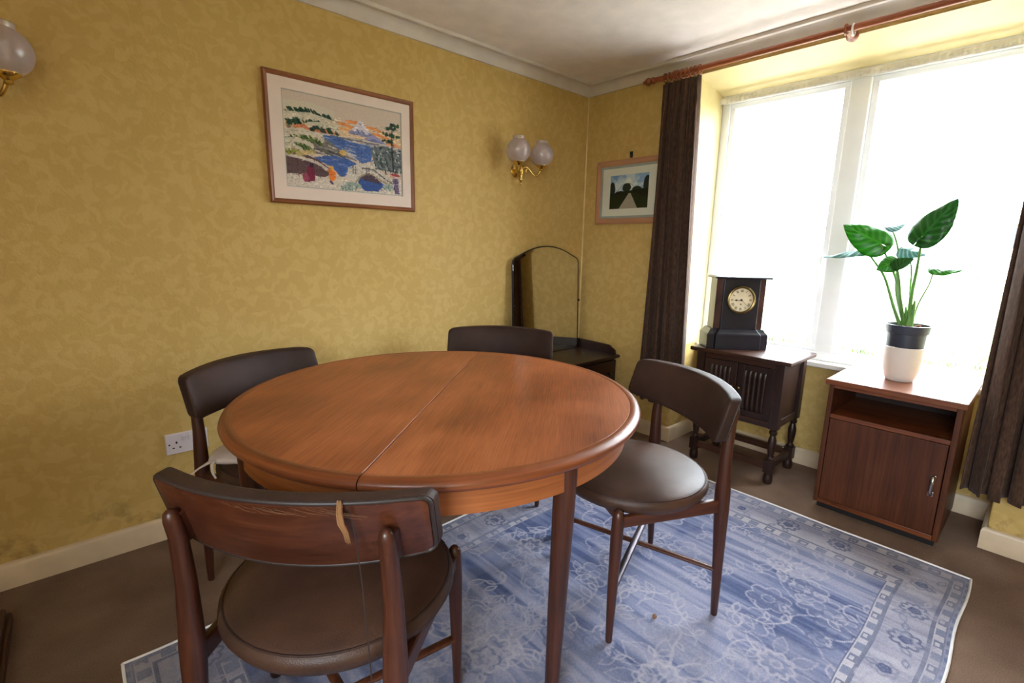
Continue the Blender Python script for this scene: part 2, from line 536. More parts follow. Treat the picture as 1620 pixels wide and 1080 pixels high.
# ------------------------------------------------------------------ mesh helpers
class MB:
    def __init__(s):
        s.v = []
        s.f = []

    def add(s, vs, fs):
        o = len(s.v)
        s.v += [tuple(float(a) for a in v) for v in vs]
        s.f += [tuple(i + o for i in f) for f in fs]
        return s

    def box(s, x0, x1, y0, y1, z0, z1):
        if x0 > x1: x0, x1 = x1, x0
        if y0 > y1: y0, y1 = y1, y0
        if z0 > z1: z0, z1 = z1, z0
        v = [(x, y, z) for z in (z0, z1) for y in (y0, y1) for x in (x0, x1)]
        return s.add(v, [(0, 2, 3, 1), (4, 5, 7, 6), (0, 1, 5, 4), (2, 6, 7, 3), (0, 4, 6, 2), (1, 3, 7, 5)])

    def hexa(s, b, t):
        """b, t: four corners each (counter-clockwise seen from above)"""
        return s.add(list(b) + list(t), [(3, 2, 1, 0), (4, 5, 6, 7), (0, 1, 5, 4), (1, 2, 6, 5), (2, 3, 7, 6), (3, 0, 4, 7)])

    def prism(s, poly, fn0, fn1):
        n = len(poly)
        v = [fn0(p) for p in poly] + [fn1(p) for p in poly]
        f = [tuple(range(n))[::-1], tuple(range(n, 2 * n))]
        f += [(i, (i + 1) % n, n + (i + 1) % n, n + i) for i in range(n)]
        return s.add(v, f)

    def lathe(s, prof, n=24, c=(0, 0, 0), axis='z', cap=True):
        v = []
        for r, h in prof:
            for k in range(n):
                a = 2 * PI * k / n
                p = (r * math.cos(a), r * math.sin(a), h)
                if axis == 'x': p = (p[2], p[0], p[1])
                if axis == 'y': p = (p[1], p[2], p[0])
                v.append((p[0] + c[0], p[1] + c[1], p[2] + c[2]))
        f = []
        m = len(prof)
        for i in range(m - 1):
            for k in range(n):
                a, b = i * n + k, i * n + (k + 1) % n
                f.append((a, b, b + n, a + n))
        if cap:
            f.append(tuple(range(n))[::-1])
            f.append(tuple(range((m - 1) * n, m * n)))
        return s.add(v, f)

    def tube(s, pts, rad, n=10, cap=True, flat=1.0):
        pts = [Vector(p) for p in pts]
        if not hasattr(rad, '__len__'): rad = [rad] * len(pts)
        v = []
        ref = None
        for i, p in enumerate(pts):
            t = (pts[min(i + 1, len(pts) - 1)] - pts[max(i - 1, 0)]).normalized()
            if ref is None:
                ref = Vector((0, 0, 1)) if abs(t.z) < 0.9 else Vector((1, 0, 0))
            a = (ref - t * ref.dot(t)).normalized()
            b = t.cross(a)
            ref = a
            for k in range(n):
                q = 2 * PI * k / n
                v.append(p + (a * math.cos(q) * flat + b * math.sin(q)) * rad[i])
        f = []
        m = len(pts)
        for i in range(m - 1):
            for k in range(n):
                a, b = i * n + k, i * n + (k + 1) % n
                f.append((a, b, b + n, a + n))
        if cap:
            f.append(tuple(range(n))[::-1])
            f.append(tuple(range((m - 1) * n, m * n)))
        return s.add([tuple(q) for q in v], f)

    def grid(s, fn, nu, nv, wrap_u=False):
        v = [fn(i / (nu - (0 if wrap_u else 1)), j / (nv - 1)) for j in range(nv) for i in range(nu)]
        f = []
        for j in range(nv - 1):
            for i in range(nu if wrap_u else nu - 1):
                a, b = j * nu + i, j * nu + (i + 1) % nu
                f.append((a, b, b + nu, a + nu))
        return s.add(v, f)

    def torus(s, c, R, r, axis='y', n=20, m=8):
        v = []
        for i in range(n):
            a = 2 * PI * i / n
            for j in range(m):
                b = 2 * PI * j / m
                q = (R + r * math.cos(b))
                p = (q * math.cos(a), r * math.sin(b), q * math.sin(a))
                if axis == 'x': p = (p[1], p[0], p[2])
                if axis == 'z': p = (p[0], p[2], p[1])
                v.append((p[0] + c[0], p[1] + c[1], p[2] + c[2]))
        f = []
        for i in range(n):
            for j in range(m):
                f.append((i * m + j, i * m + (j + 1) % m, ((i + 1) % n) * m + (j + 1) % m, ((i + 1) % n) * m + j))
        return s.add(v, f)

    def build(s, name, mat, parent=None, smooth=None, bevel=0.0, seg=2, solid=0.0, sub=0, loc=None):
        me = bpy.data.meshes.new(name)
        me.from_pydata(s.v, [], s.f)
        bm = bmesh.new()
        bm.from_mesh(me)
        bmesh.ops.recalc_face_normals(bm, faces=bm.faces)
        bm.to_mesh(me)
        bm.free()
        me.materials.append(mat)
        if smooth is not None:
            me.polygons.foreach_set('use_smooth', [True] * len(me.polygons))
            me.set_sharp_from_angle(angle=math.radians(smooth))
        o = bpy.data.objects.new(name, me)
        COL.objects.link(o)
        if parent is not None: o.parent = parent
        if loc is not None: o.location = loc
        if solid:
            md = o.modifiers.new('thick', 'SOLIDIFY')
            md.thickness = solid
            md.offset = 0
        if bevel:
            md = o.modifiers.new('bevel', 'BEVEL')
            md.width = bevel
            md.segments = seg
            md.limit_method = 'ANGLE'
            md.angle_limit = math.radians(40)
        if sub:
            md = o.modifiers.new('sub', 'SUBSURF')
            md.levels = sub
            md.render_levels = sub
        return o


def tag(o, label, cat=None, group=None, kind=None):
    o['label'] = label
    if cat: o['category'] = cat
    if group: o['group'] = group
    if kind: o['kind'] = kind
    return o


def thing(name, label, cat, loc=(0, 0, 0), rz=0.0, group=None, kind=None):
    o = bpy.data.objects.new(name, None)
    o.empty_display_size = 0.1
    COL.objects.link(o)
    o.location = loc
    o.rotation_euler = (0, 0, rz)
    return tag(o, label, cat, group, kind)


def copy_tree(o, parent=None):
    c = o.copy()
    COL.objects.link(c)
    c.parent = parent
    for ch in list(o.children):
        copy_tree(ch, c)
    return c


# ------------------------------------------------------------------ painting canvas (colours of flat prints and woven pattern)
class Canvas:
    def __init__(s, w, h, c=(255, 255, 255)):
        s.w, s.h = w, h
        s.a = np.ones((h, w, 3)) * np.asarray(c, float)
        s.X, s.Y = np.meshgrid((np.arange(w) + .5) / w, (np.arange(h) + .5) / h)

    def mix(s, mask, c, al=1.0):
        k = (mask * al)[..., None]
        s.a = s.a * (1 - k) + np.asarray(c, float) * k

    def poly(s, pts, c, al=1.0):
        px, py = [q[0] for q in pts], [q[1] for q in pts]
        i0, i1 = max(0, int(min(px) * s.w) - 1), min(s.w, int(max(px) * s.w) + 2)
        j0, j1 = max(0, int(min(py) * s.h) - 1), min(s.h, int(max(py) * s.h) + 2)
        if i1 <= i0 or j1 <= j0: return
        SX, SY = s.X[j0:j1, i0:i1], s.Y[j0:j1, i0:i1]
        m = np.zeros(SX.shape, bool)
        n = len(pts)
        for i in range(n):
            x0, y0 = pts[i]
            x1, y1 = pts[(i + 1) % n]
            if y0 == y1: continue
            cond = ((y0 > SY) != (y1 > SY)) & (SX < (x1 - x0) * (SY - y0) / (y1 - y0) + x0)
            m ^= cond
        k = (m.astype(float) * al)[..., None]
        s.a[j0:j1, i0:i1] = s.a[j0:j1, i0:i1] * (1 - k) + np.asarray(c, float) * k

    def ell(s, cx, cy, rx, ry, c, al=1.0):
        s.mix((((s.X - cx) / rx) ** 2 + ((s.Y - cy) / ry) ** 2 < 1).astype(float), c, al)

    def stroke(s, pts, wd, c, al=1.0, asp=1.0):
        """wd in units of canvas width; asp = height/width of one canvas unit"""
        for (x0, y0), (x1, y1) in zip(pts[:-1], pts[1:]):
            pad = wd * 1.6
            i0, i1 = int(max(0, (min(x0, x1) - pad) * s.w)), int(min(s.w, (max(x0, x1) + pad) * s.w + 2))
            j0, j1 = int(max(0, (min(y0, y1) - pad / asp) * s.h)), int(min(s.h, (max(y0, y1) + pad / asp) * s.h + 2))
            if i1 <= i0 or j1 <= j0: continue
            X, Y = s.X[j0:j1, i0:i1], s.Y[j0:j1, i0:i1] * asp
            ax, ay, bx, by = x0, y0 * asp, x1, y1 * asp
            dx, dy = bx - ax, by - ay
            l2 = dx * dx + dy * dy + 1e-12
            t = np.clip(((X - ax) * dx + (Y - ay) * dy) / l2, 0, 1)
            d = np.hypot(X - ax - t * dx, Y - ay - t * dy)
            k = np.clip((wd * 0.5 - d) * s.w + 0.7, 0, 1)[..., None] * al
            s.a[j0:j1, i0:i1] = s.a[j0:j1, i0:i1] * (1 - k) + np.asarray(c, float) * k


def vnoise(w, h, cx, cy, seed):
    r = np.random.default_rng(seed)
    g = r.random((cy + 2, cx + 2))
    x = np.linspace(0, cx, w, endpoint=False)
    y = np.linspace(0, cy, h, endpoint=False)
    xi, yi = x.astype(int), y.astype(int)
    fx, fy = x - xi, y - yi
    fx = fx * fx * (3 - 2 * fx)
    fy = fy * fy * (3 - 2 * fy)
    A = g[np.ix_(yi, xi)] * (1 - fx) + g[np.ix_(yi, xi + 1)] * fx
    B = g[np.ix_(yi + 1, xi)] * (1 - fx) + g[np.ix_(yi + 1, xi + 1)] * fx
    return A * (1 - fy)[:, None] + B * fy[:, None]


def canvas_sheet(cv, name, mat, fn, parent=None, thick=0.0):
    """a subdivided sheet with cv's colours per face; fn(u,v) -> xyz, v runs down the canvas"""
    w, h = cv.w, cv.h
    us, vs = np.linspace(0, 1, w + 1), np.linspace(0, 1, h + 1)
    U, V = np.meshgrid(us, vs)
    P = fn(U.ravel(), V.ravel())
    nv = (w + 1) * (h + 1)
    idx = np.arange(nv).reshape(h + 1, w + 1)
    q = np.stack([idx[:-1, :-1], idx[1:, :-1], idx[1:, 1:], idx[:-1, 1:]], -1).reshape(-1, 4)
    nf = len(q)
    me = bpy.data.meshes.new(name)
    me.vertices.add(nv)
    me.vertices.foreach_set('co', np.ascontiguousarray(P, dtype=np.float32).ravel())
    me.loops.add(nf * 4)
    me.loops.foreach_set('vertex_index', q.ravel().astype(np.int32))
    me.polygons.add(nf)
    me.polygons.foreach_set('loop_start', np.arange(0, nf * 4, 4, dtype=np.int32))
    me.update(calc_edges=True)
    at = me.color_attributes.new('Col', 'FLOAT_COLOR', 'CORNER')
    c = srgb(np.clip(cv.a, 0, 255)).reshape(-1, 3)
    c4 = np.concatenate([c, np.ones((nf, 1))], 1)
    at.data.foreach_set('color', np.repeat(c4, 4, axis=0).astype(np.float32).ravel())
    me.materials.append(mat)
    me.validate()
    o = bpy.data.objects.new(name, me)
    COL.objects.link(o)
    if parent is not None: o.parent = parent
    return o


# ================================================================== THE ROOM
XL, YN, ZC = -3.60, -3.50, 2.205      # left wall, near wall, ceiling
RY0, RY1, RX = -0.76, -2.21, 0.30     # window recess: sides and depth
struct = lambda o, label, cat: tag(o, label, cat, kind='structure')

fl = MB().box(XL - .2, RX + .02, YN - .2, .2, -.12, 0).build('floor', M_carpet)
struct(fl, 'brown short-pile fitted carpet floor', 'floor')
ce = MB().box(XL - .2, .5, YN - .2, .2, ZC, ZC + .12).build('ceiling', M_ceiling)
struct(ce, 'off-white textured ceiling', 'ceiling')
w = MB().box(XL - .2, .5, 0, .2, 0, ZC).build('wall_back', M_wall)
struct(w, 'yellow patterned wallpaper wall behind the table', 'wall')
b = MB()
WY0, WY1, WZ0, WZ1 = -3.40, -2.20, .85, 1.98         # fill window added in the left wall, out of view, to brighten the room
b.box(XL - .15, XL, YN - .2, WY0, 0, ZC)
b.box(XL - .15, XL, WY1, 0, 0, ZC)
b.box(XL - .15, XL, WY0, WY1, 0, WZ0)
b.box(XL - .15, XL, WY0, WY1, WZ1, ZC)
w = b.build('wall_left', M_wall)
struct(w, 'yellow wallpaper wall at the left end of the room', 'wall')
w = MB().box(XL, .5, YN - .15, YN, 0, ZC).build('wall_front', M_wall)
struct(w, 'yellow wallpaper wall behind the viewer', 'wall')
b = MB()
b.box(0, .45, RY0, 0, 0, ZC)
b.box(0, .45, YN, RY1, 0, ZC)
b.prism([(0, ZC), (0, 2.118), (.29, 2.072), (.45, 2.072), (.45, ZC)], lambda p: (p[0], RY1, p[1]), lambda p: (p[0], RY0, p[1]))
b.box(RX, .45, RY1, RY0, 0, .575)
w = b.build('wall_right', M_wall, bevel=.006)
struct(w, 'yellow wallpaper window wall with deep window recess', 'wall')


M_reveal = plain('pale_yellow_paint', (206, 190, 138), 0.55, bump=.2, bscale=60, var=0.03)
b = MB()
b.prism([(.0005, 2.1178), (.0005, 2.1148), (.314, 2.0650), (.314, 2.0720), (.29, 2.0718)], lambda p: (p[0], RY1 + .001, p[1]), lambda p: (p[0], RY0 - .001, p[1]))
b.hexa([(.0005, RY0, .602), (.314, RY0, .602), (.314, RY0 - .003, .602), (.0005, RY0 - .003, .602)], [(.0005, RY0, 2.115), (.314, RY0, 2.066), (.314, RY0 - .003, 2.066), (.0005, RY0 - .003, 2.115)])
b.hexa([(.0005, RY1 + .003, .602), (.314, RY1 + .003, .602), (.314, RY1, .602), (.0005, RY1, .602)], [(.0005, RY1 + .003, 2.115), (.314, RY1 + .003, 2.066), (.314, RY1, 2.066), (.0005, RY1, 2.115)])
struct(b.build('trim_5', M_reveal), 'pale yellow painted reveal and soffit round the window', 'window reveal')


def moulding(name, prof, runs, mat, label, cat):
    """prof: (projection, z) polygon; runs: (start, end, inward normal, mitre at start, mitre at end)"""
    b = MB()
    for (p0, p1, nrm, m0, m1) in runs:
        p0, p1, nrm = Vector(p0), Vector(p1), Vector(nrm)
        d = (p1 - p0).normalized()
        f0 = lambda q: tuple((p0 + nrm * q[0] + d * q[0] * m0).to_3d() + Vector((0, 0, q[1])))
        f1 = lambda q: tuple((p1 + nrm * q[0] - d * q[0] * m1).to_3d() + Vector((0, 0, q[1])))
        b.prism(prof, f0, f1)
    o = b.build(name, mat, smooth=35)
    struct(o, label, cat)
    return o


cov = [(0, 2.146), (.010, 2.146), (.0115, 2.152), (.0135, 2.160), (.018, 2.170), (.025, 2.180), (.034, 2.188), (.045, 2.194), (.056, 2.197),
       (.062, 2.197), (.063, 2.190), (.066, 2.188), (.078, 2.188), (.082, 2.190), (.083, ZC), (0, ZC)]
moulding('trim_1', cov, [((XL, 0), (0, 0), (0, -1), 1, 1)], M_coving, 'white plaster coving along the picture wall', 'coving')
moulding('trim_2', cov, [((0, 0), (0, YN), (-1, 0), 1, 1)], M_coving, 'white plaster coving above the window', 'coving')
moulding('trim_3', cov, [((0, YN), (XL, YN), (0, 1), 1, 1)], M_coving, 'white plaster coving behind the viewer', 'coving')
moulding('trim_4', cov, [((XL, YN), (XL, 0), (1, 0), 1, 1)], M_coving, 'white plaster coving along the left wall', 'coving')
bb = [(0, 0), (.016, 0), (.016, .078), (.012, .088), (.006, .092), (0, .092)]
moulding('baseboard_back', bb, [((XL, 0), (0, 0), (0, -1), 1, 1)], M_skirt, 'cream painted skirting board under the picture wall', 'skirting')
moulding('baseboard_right', bb, [((0, 0), (0, RY0), (-1, 0), 1, -1), ((0, RY0), (RX, RY0), (0, -1), -1, 1),
                                 ((RX, RY0), (RX, RY1), (-1, 0), 1, 1), ((RX, RY1), (0, RY1), (0, 1), 1, -1),
                                 ((0, RY1), (0, YN), (-1, 0), -1, 1)], M_skirt, 'cream skirting board stepping into the window recess', 'skirting')
moulding('baseboard_front', bb, [((0, YN), (XL, YN), (0, 1), 1, 1)], M_skirt, 'cream skirting board behind the viewer', 'skirting')
moulding('baseboard_left', bb, [((XL, YN), (XL, 0), (1, 0), 1, 1)], M_skirt, 'cream skirting board along the left wall', 'skirting')

b = MB().prism([(-.0005, -.0005), (-.007, -.0005), (-.0045, -.0045), (-.0005, -.007)], lambda p: (p[0], p[1], .092), lambda p: (p[0], p[1], 2.147))
struct(b.build('trim_6', plain('cream_corner_bead', (214, 186, 128), .5)), 'thin cream bead down the corner between the two yellow walls', 'corner bead')

# window ------------------------------------------------------------
win = thing('window_1', 'wide white two-light window behind the net curtain', 'window', (0, 0, 0), kind='structure')
Y0, Y1, Z0, Z1 = RY0 - .002, RY1 + .002, .602, 2.070
F0, F1 = .315, .375
MY = -1.455
b = MB()
b.box(F0, F1, Y1, Y0, Z0, Z0 + .045)
b.box(F0, F1, Y1, Y0, Z1 - .05, Z1)
b.box(F0, F1, Y0 - .045, Y0, Z0 + .045, Z1 - .05)
b.box(F0, F1, Y1, Y1 + .045, Z0 + .045, Z1 - .05)
b.build('frame', M_upvc, win, bevel=.004)
MB().box(F0 - .006, F1, MY - .045, MY + .045, Z0 + .045, Z1 - .05).build('mullion', M_upvc, win, bevel=.006)
for (a, c) in ((Y0 - .045, MY + .045), (MY - .045, Y1 + .045)):
    b = MB()
    t = .028
    x0, x1 = F0 + .012, F1 - .008
    b.box(x0, x1, c, a, Z0 + .045, Z0 + .045 + t * .5)
    b.box(x0, x1, c, a, Z1 - .05 - t, Z1 - .05)
    b.box(x0, x1, a - t, a, Z0 + .045 + t * .5, Z1 - .05 - t)
    b.box(x0, x1, c, c + t, Z0 + .045 + t * .5, Z1 - .05 - t)
    sash = b.build('sash', M_upvc, win, bevel=.003)
    MB().box(.342, .346, c + t, a - t, Z0 + .045 + t * .5, Z1 - .05 - t).build('pane', M_pane, sash)
    MB().box(.336, .352, c + t, a - t, 1.303, 1.318).build('glazing_bar', M_upvc, sash, bevel=.002)
sl = MB().box(.252, .318, RY1 + .001, RY0 - .001, .574, .602).build('window_sill', M_sill, win, bevel=.006)
MB().box(.315, .46, RY1 + .001, RY0 - .001, .560, .602).build('outer_sill', M_upvc, win)
for yy in (MY + .075, MY - .075):
    b = MB().box(.305, .316, yy - .012, yy + .012, 1.10, 1.16)
    b.tube([(.304, yy, 1.15), (.296, yy, 1.15), (.29, yy, 1.10), (.29, yy, 1.04)], .007, 8)
    b.build('window_handle', M_upvc, win, smooth=40)

fill_win = thing('window_added_fill', 'unseen white window added in the left wall as fill light', 'window', (0, 0, 0), kind='structure')  # added out of view so daylight fills the darker side of the room
b = MB()
xx0, xx1 = XL - .12, XL - .06
b.box(xx0, xx1, WY0, WY1, WZ0, WZ0 + .05)
b.box(xx0, xx1, WY0, WY1, WZ1 - .05, WZ1)
b.box(xx0, xx1, WY0, WY0 + .05, WZ0 + .05, WZ1 - .05)
b.box(xx0, xx1, WY1 - .05, WY1, WZ0 + .05, WZ1 - .05)
b.build('frame', M_upvc, fill_win, bevel=.004)
MB().box(XL - .092, XL - .088, WY0 + .05, WY1 - .05, WZ0 + .05, WZ1 - .05).build('pane', M_pane, fill_win)
MB().box(XL - .06, XL + .04, WY0 - .03, WY1 + .03, WZ0 - .025, WZ0).build('window_sill', M_sill, fill_win, bevel=.006)

# outdoors -----------------------------------------------------------
g = MB().grid(lambda u, v: (-30 + 90 * u, -45 + 80 * v, -.24 + .004 * max(0, -30 + 90 * u) + .05 * math.sin(9 * u + 7 * v) * (1 if u > .4 else 0)), 46, 30).build('ground', M_lawn, smooth=60)
struct(g, 'green lawn outside the window', 'lawn')
pv = MB()  # unseen pale slabs added to bounce daylight up to the ceiling
M_bounce_slab = plain('pale_bounce_slab', (164, 158, 150), 0.9, var=0.1)
pv.box(.46, 3.2, -9, 6, -.22, -.16)
pv.box(-6.4, XL - .21, -9, 6, -.22, -.16)
struct(pv.build('bounce_slab', M_bounce_slab), 'unseen pale slabs added outside the windows to bounce light up', 'bounce_slab')
gb = MB()
rg = random.Random(3)
vv, ff = [], []
for i in range(9000):
    x = 3.2 + 8.0 * rg.random() ** 1.3
    y = -1.5 + (rg.random() - .5) * (3.0 + x * 1.1)
    z = -.24 + .004 * x
    h = .06 + .10 * rg.random()
    a = rg.random() * PI
    dx, dy = .012 * math.cos(a), .012 * math.sin(a)
    lx, ly = (rg.random() - .5) * .1, (rg.random() - .5) * .1
    o = len(vv)
    vv += [(x - dx, y - dy, z - .03), (x + dx, y + dy, z - .03), (x + lx + dx * .4, y + ly + dy * .4, z + h * .6), (x + lx * 1.8, y + ly * 1.8, z + h)]
    ff += [(o, o + 1, o + 2), (o, o + 2, o + 3)]
gb.v, gb.f = vv, ff
go = gb.build('grass_blades', M_grass)
tag(go, 'rough grass growing on the lawn outside the window', 'grass', kind='stuff')

hs = thing('outbuilding', 'pale rendered low building beyond the lawn outside', 'building', (34, -12, -.1))
b = MB().box(0, 7, -16, 14, 0, 3.4)
b.build('wall', M_render, hs)
b = MB().prism([(-.4, 3.3), (7.4, 3.3), (3.5, 5.6)], lambda p: (p[0], -16.4, p[1]), lambda p: (p[0], 14.4, p[1]))
b.build('roof', M_slateroof, hs)
for yy in (-11.5, -7.0, -3.0, 1.5, 6.0, 9.5, 12.0):
    wn = MB().box(-.05, .05, yy - .7, yy + .7, 1.5, 2.9).build('window_frame', M_upvc, hs)
    MB().box(-.08, .0, yy - .55, yy + .55, 1.62, 2.78).build('window_pane', M_darkglass, wn)


# ================================================================== RUG
def make_rug():
    x0, x1, y0, y1 = -.328, -2.690, -2.204, -.652     # far short side .. near short side, right long side .. left long side
    LX, LY = x0 - x1, y1 - y0
    w, h = 640, 420
    cv = Canvas(w, h, (112, 124, 160))
    DX = cv.X * LX      # metres from the window-side short edge
    DY = cv.Y * LY      # metres from the right long edge
    # streaked dye: bands that run along the short direction
    st = .5 * vnoise(w, h, 70, 3, 1) + .3 * vnoise(w, h, 150, 5, 2) + .2 * vnoise(w, h, 260, 9, 3)
    big = vnoise(w, h, 7, 5, 4)
    k = np.clip((st - .5) * 2.6 + (big - .5) * 1.0 + .48, 0, 1)
    dark, mid, light = np.array((84, 98, 136.)), np.array((124, 134, 166.)), np.array((164, 168, 190.))
    a = np.where(k[..., None] < .5, dark + (mid - dark) * (k * 2)[..., None], mid + (light - mid) * (k * 2 - 1)[..., None])
    cv.a = a
    asp = LY / LX
    U = lambda m: m / LX
    V = lambda m: m / LY
    r = random.Random(5)
    ivory, grey, navy = (196, 193, 202), (160, 164, 182), (74, 84, 118)

    def flower(cx, cy, R, n, c, al, wd=.006, fill=None):
        pts = []
        for i in range(n * 8 + 1):
            t = 2 * PI * i / (n * 8)
            q = R * (.72 + .28 * abs(math.cos(n * t / 2)))
            pts.append((U(cx + q * math.cos(t)), V(cy + q * math.sin(t))))
        if fill is not None: cv.poly(pts, fill, al * .5)
        cv.stroke(pts, U(wd), c, al, asp)
        cv.stroke([(U(cx + R * .3 * math.cos(t)), V(cy + R * .3 * math.sin(t))) for t in np.linspace(0, 2 * PI, 9)], U(wd), c, al * .8, asp)

    def leafy(cx, cy, ang, ln, c, al):
        pts = []
        for t in np.linspace(0, 1, 7): pts.append((t * ln, .22 * ln * math.sin(PI * t)))
        for t in np.linspace(1, 0, 7): pts.append((t * ln, -.22 * ln * math.sin(PI * t)))
        ca, sa = math.cos(ang), math.sin(ang)
        P = [(U(cx + ca * x - sa * y), V(cy + sa * x + ca * y)) for x, y in pts]
        cv.poly(P, grey, al * .35)
        cv.stroke(P, U(.0045), c, al * .85, asp)

    # field: vines, leaves, palmettes
    for i in range(84):
        x, y = .28 + r.random() * (LX - .5), .22 + r.random() * (LY - .44)
        ang = r.random() * 2 * PI
        cur = (r.random() - .5) * .9
        P = [(x, y)]
        for s in range(r.randint(9, 20)):
            ang += cur + (r.random() - .5) * .8
            if r.random() < .15: cur = -cur
            x += .022 * math.cos(ang)
            y += .022 * math.sin(ang)
            P.append((x, y))
            if r.random() < .33: leafy(x, y, ang + r.choice((-1, 1)) * (.7 + .5 * r.random()), .035 + .03 * r.random(), ivory, .5 + .3 * r.random())
        cv.stroke([(U(p), V(q)) for p, q in P], U(.0052), ivory, .4 + .35 * r.random(), asp)
    for i in range(70):
        flower(.3 + r.random() * (LX - .55), .24 + r.random() * (LY - .48), .025 + .05 * r.random(), r.choice((5, 6, 8)),
               r.choice((ivory, ivory, grey, (100, 110, 140))), .35 + .3 * r.random(), .005, r.choice((None, ivory, grey)))
    for (cx, cy, R) in ((.72, .95, .13), (1.25, .52, .15), (1.55, .9, .16), (.95, .33, .12), (1.9, .6, .15), (2.15, 1.1, .13), (1.1, 1.2, .13), (.45, .5, .1)):
        for q in range(7):
            t = 2 * PI * q / 7 + cx * 5
            leafy(cx + R * .3 * math.cos(t), cy + R * .3 * math.sin(t), t, R * .75, ivory, .6)
        flower(cx, cy, R * .42, 8, ivory, .7, .007, grey)
    # borders
    yb = (.016, .046, .175, .204)
    xb = (.02, .065, .205, .255)
    ex = np.minimum(DX, LX - DX)
    ey = np.minimum(DY, LY - DY)
    fx = np.interp(ex, (0,) + xb + (xb[-1] + .03, 9), (0, 1, 2, 3, 4, 5, 5))
    fy = np.interp(ey, (0,) + yb + (yb[-1] + .03, 9), (0, 1, 2, 3, 4, 5, 5))
    lvl = np.minimum(fx, fy)
    cv_b = np.array((170, 171, 186.)) + (k[..., None] - .5) * np.array((44, 42, 34.))
    inb = (lvl < 4)
    cv.a[inb] = cv_b[inb]
    cv.mix((lvl < 1).astype(float), (138, 146, 172), .6)
    for lo, hi in ((1, 2), (3, 4)):
        band = (lvl >= lo) & (lvl < hi)
        cv.mix(band.astype(float), (206, 203, 208), .75)
        onx = fx < fy
        run = np.where(onx, DY, DX)
        per = .0655
        ph = np.mod(run / per, 1.0)
        alt = np.mod(np.floor(run / per), 2)
        lv = lvl - lo
        blk = band & (ph > .22) & (ph < .78) & (lv > .14) & (lv < .86)
        cv.mix((blk & (alt < 1)).astype(float), (122, 132, 158), .8)
        ring = blk & (alt >= 1) & ~((ph > .36) & (ph < .64) & (lv > .34) & (lv < .66))
        cv.mix(ring.astype(float), (104, 112, 138), .75)
        for e in (lo, hi):
            cv.mix((np.abs(lvl - e) < .06).astype(float), (104, 110, 134), .7)
    dash = (lvl < .75) & (np.mod(np.where(fx < fy, DY, DX) / .045, 1) < .55)
    cv.mix(dash.astype(float), (84, 98, 140), .45)
    # border flowers and vine
    for side in range(4):
        ln_, n = (LX, 13) if side < 2 else (LY, 8)
        off = (.11, LY - .11, .135, LX - .135)[side]
        sgn = (1, -1, 1, -1)[side]
        put = (lambda a_, b_: (U(a_), V(off + b_))) if side < 2 else (lambda a_, b_: (U(off + b_), V(a_)))
        amp = .038
        vine = [put(t, amp * math.sin(t / ln_ * n * PI)) for t in np.linspace(.12, ln_ - .12, 160)]
        cv.stroke(vine, U(.0055), (176, 176, 190), .55, asp)
        for i in range(1, n):
            t = i / n * ln_
            if t < .16 or t > ln_ - .16: continue
            c = put(t, amp * .2 * r.choice((-1, 1)))
            cx_, cy_ = c[0] * LX, c[1] * LY
            kind = i % 3
            cc = ((92, 100, 128), (150, 152, 170), (112, 120, 146))[kind]
            flower(cx_, cy_, (.044, .034, .040)[kind], (8, 6, 10)[kind], cc, .6, .0055, (172, 170, 184))
            flower(cx_, cy_, .016, 5, (92, 102, 136), .6, .0055, (110, 120, 152))
            for q in range(5):
                leafy(cx_ + .05 * math.cos(q * 1.3 + i), cy_ + .04 * math.sin(q * 1.7 + i), q * 1.3 + i, .03 + .015 * r.random(), r.choice((ivory, (120, 126, 150), grey)), .5)
    # wear: low contrast patches, pale dust
    wear = vnoise(w, h, 16, 11, 21) * .6 + vnoise(w, h, 60, 40, 22) * .4
    mean = cv.a.mean(axis=(0, 1))
    kk = np.clip((wear - .40) * 2.0, 0, .5)[..., None]
    cv.a = cv.a * (1 - kk) + (mean * .55 + cv_b * .45) * kk
    cv.a = cv.a * np.array((.83, .82, .84)) + (RNG.random((h, w, 1)) - .5) * 12
    # paler, dustier bloom towards the window-side border
    def f(u, v):
        x = x0 + (x1 - x0) * u
        y = y0 + (y1 - y0) * v + .004 * np.sin(u * 31) * (v - .5) * 2
        z = .0075 + .0012 * np.sin(u * 23 + v * 5) * np.sin(v * 17)
        return np.stack([x, y, z], -1)
    root = thing('rug', 'pale blue and ivory oriental-pattern rug under the table', 'rug', ((x0 + x1) / 2, (y0 + y1) / 2, 0))
    o = canvas_sheet(cv, 'pile', M_rug, f, root)
    o.matrix_parent_inverse = Matrix.Translation((-(x0 + x1) / 2, -(y0 + y1) / 2, 0))
    bk = MB().box(x1 + .002, x0 - .002, y0 + .004, y1 - .004, .0005, .0055).build('backing', M_header, root)
    bk.matrix_parent_inverse = Matrix.Translation((-(x0 + x1) / 2, -(y0 + y1) / 2, 0))
    bd = MB()
    for side in (0, 1):
        v = float(side)
        bd.tube([tuple(f(np.array([u]), np.array([v]))[0]) for u in np.linspace(0, 1, 60)], .0045, 6)
        bd.tube([tuple(f(np.array([v]), np.array([u]))[0]) for u in np.linspace(0, 1, 40)], .0045, 6)
    e = bd.build('edge_binding', M_header, root, smooth=60)
    e.matrix_parent_inverse = Matrix.Translation((-(x0 + x1) / 2, -(y0 + y1) / 2, 0))
    return root


make_rug()
RUGZ = .009
b = MB().lathe([(.001, 0), (.006, .001), (.0075, .005), (.005, .010), (.001, .012)], 10, (0, 0, 0))
cr = b.build('crumb', M_string, smooth=60)
cr.location = (-1.39, -1.542, .0095)
tag(cr, 'small brown crumb lying on the rug near a chair leg', 'crumb')


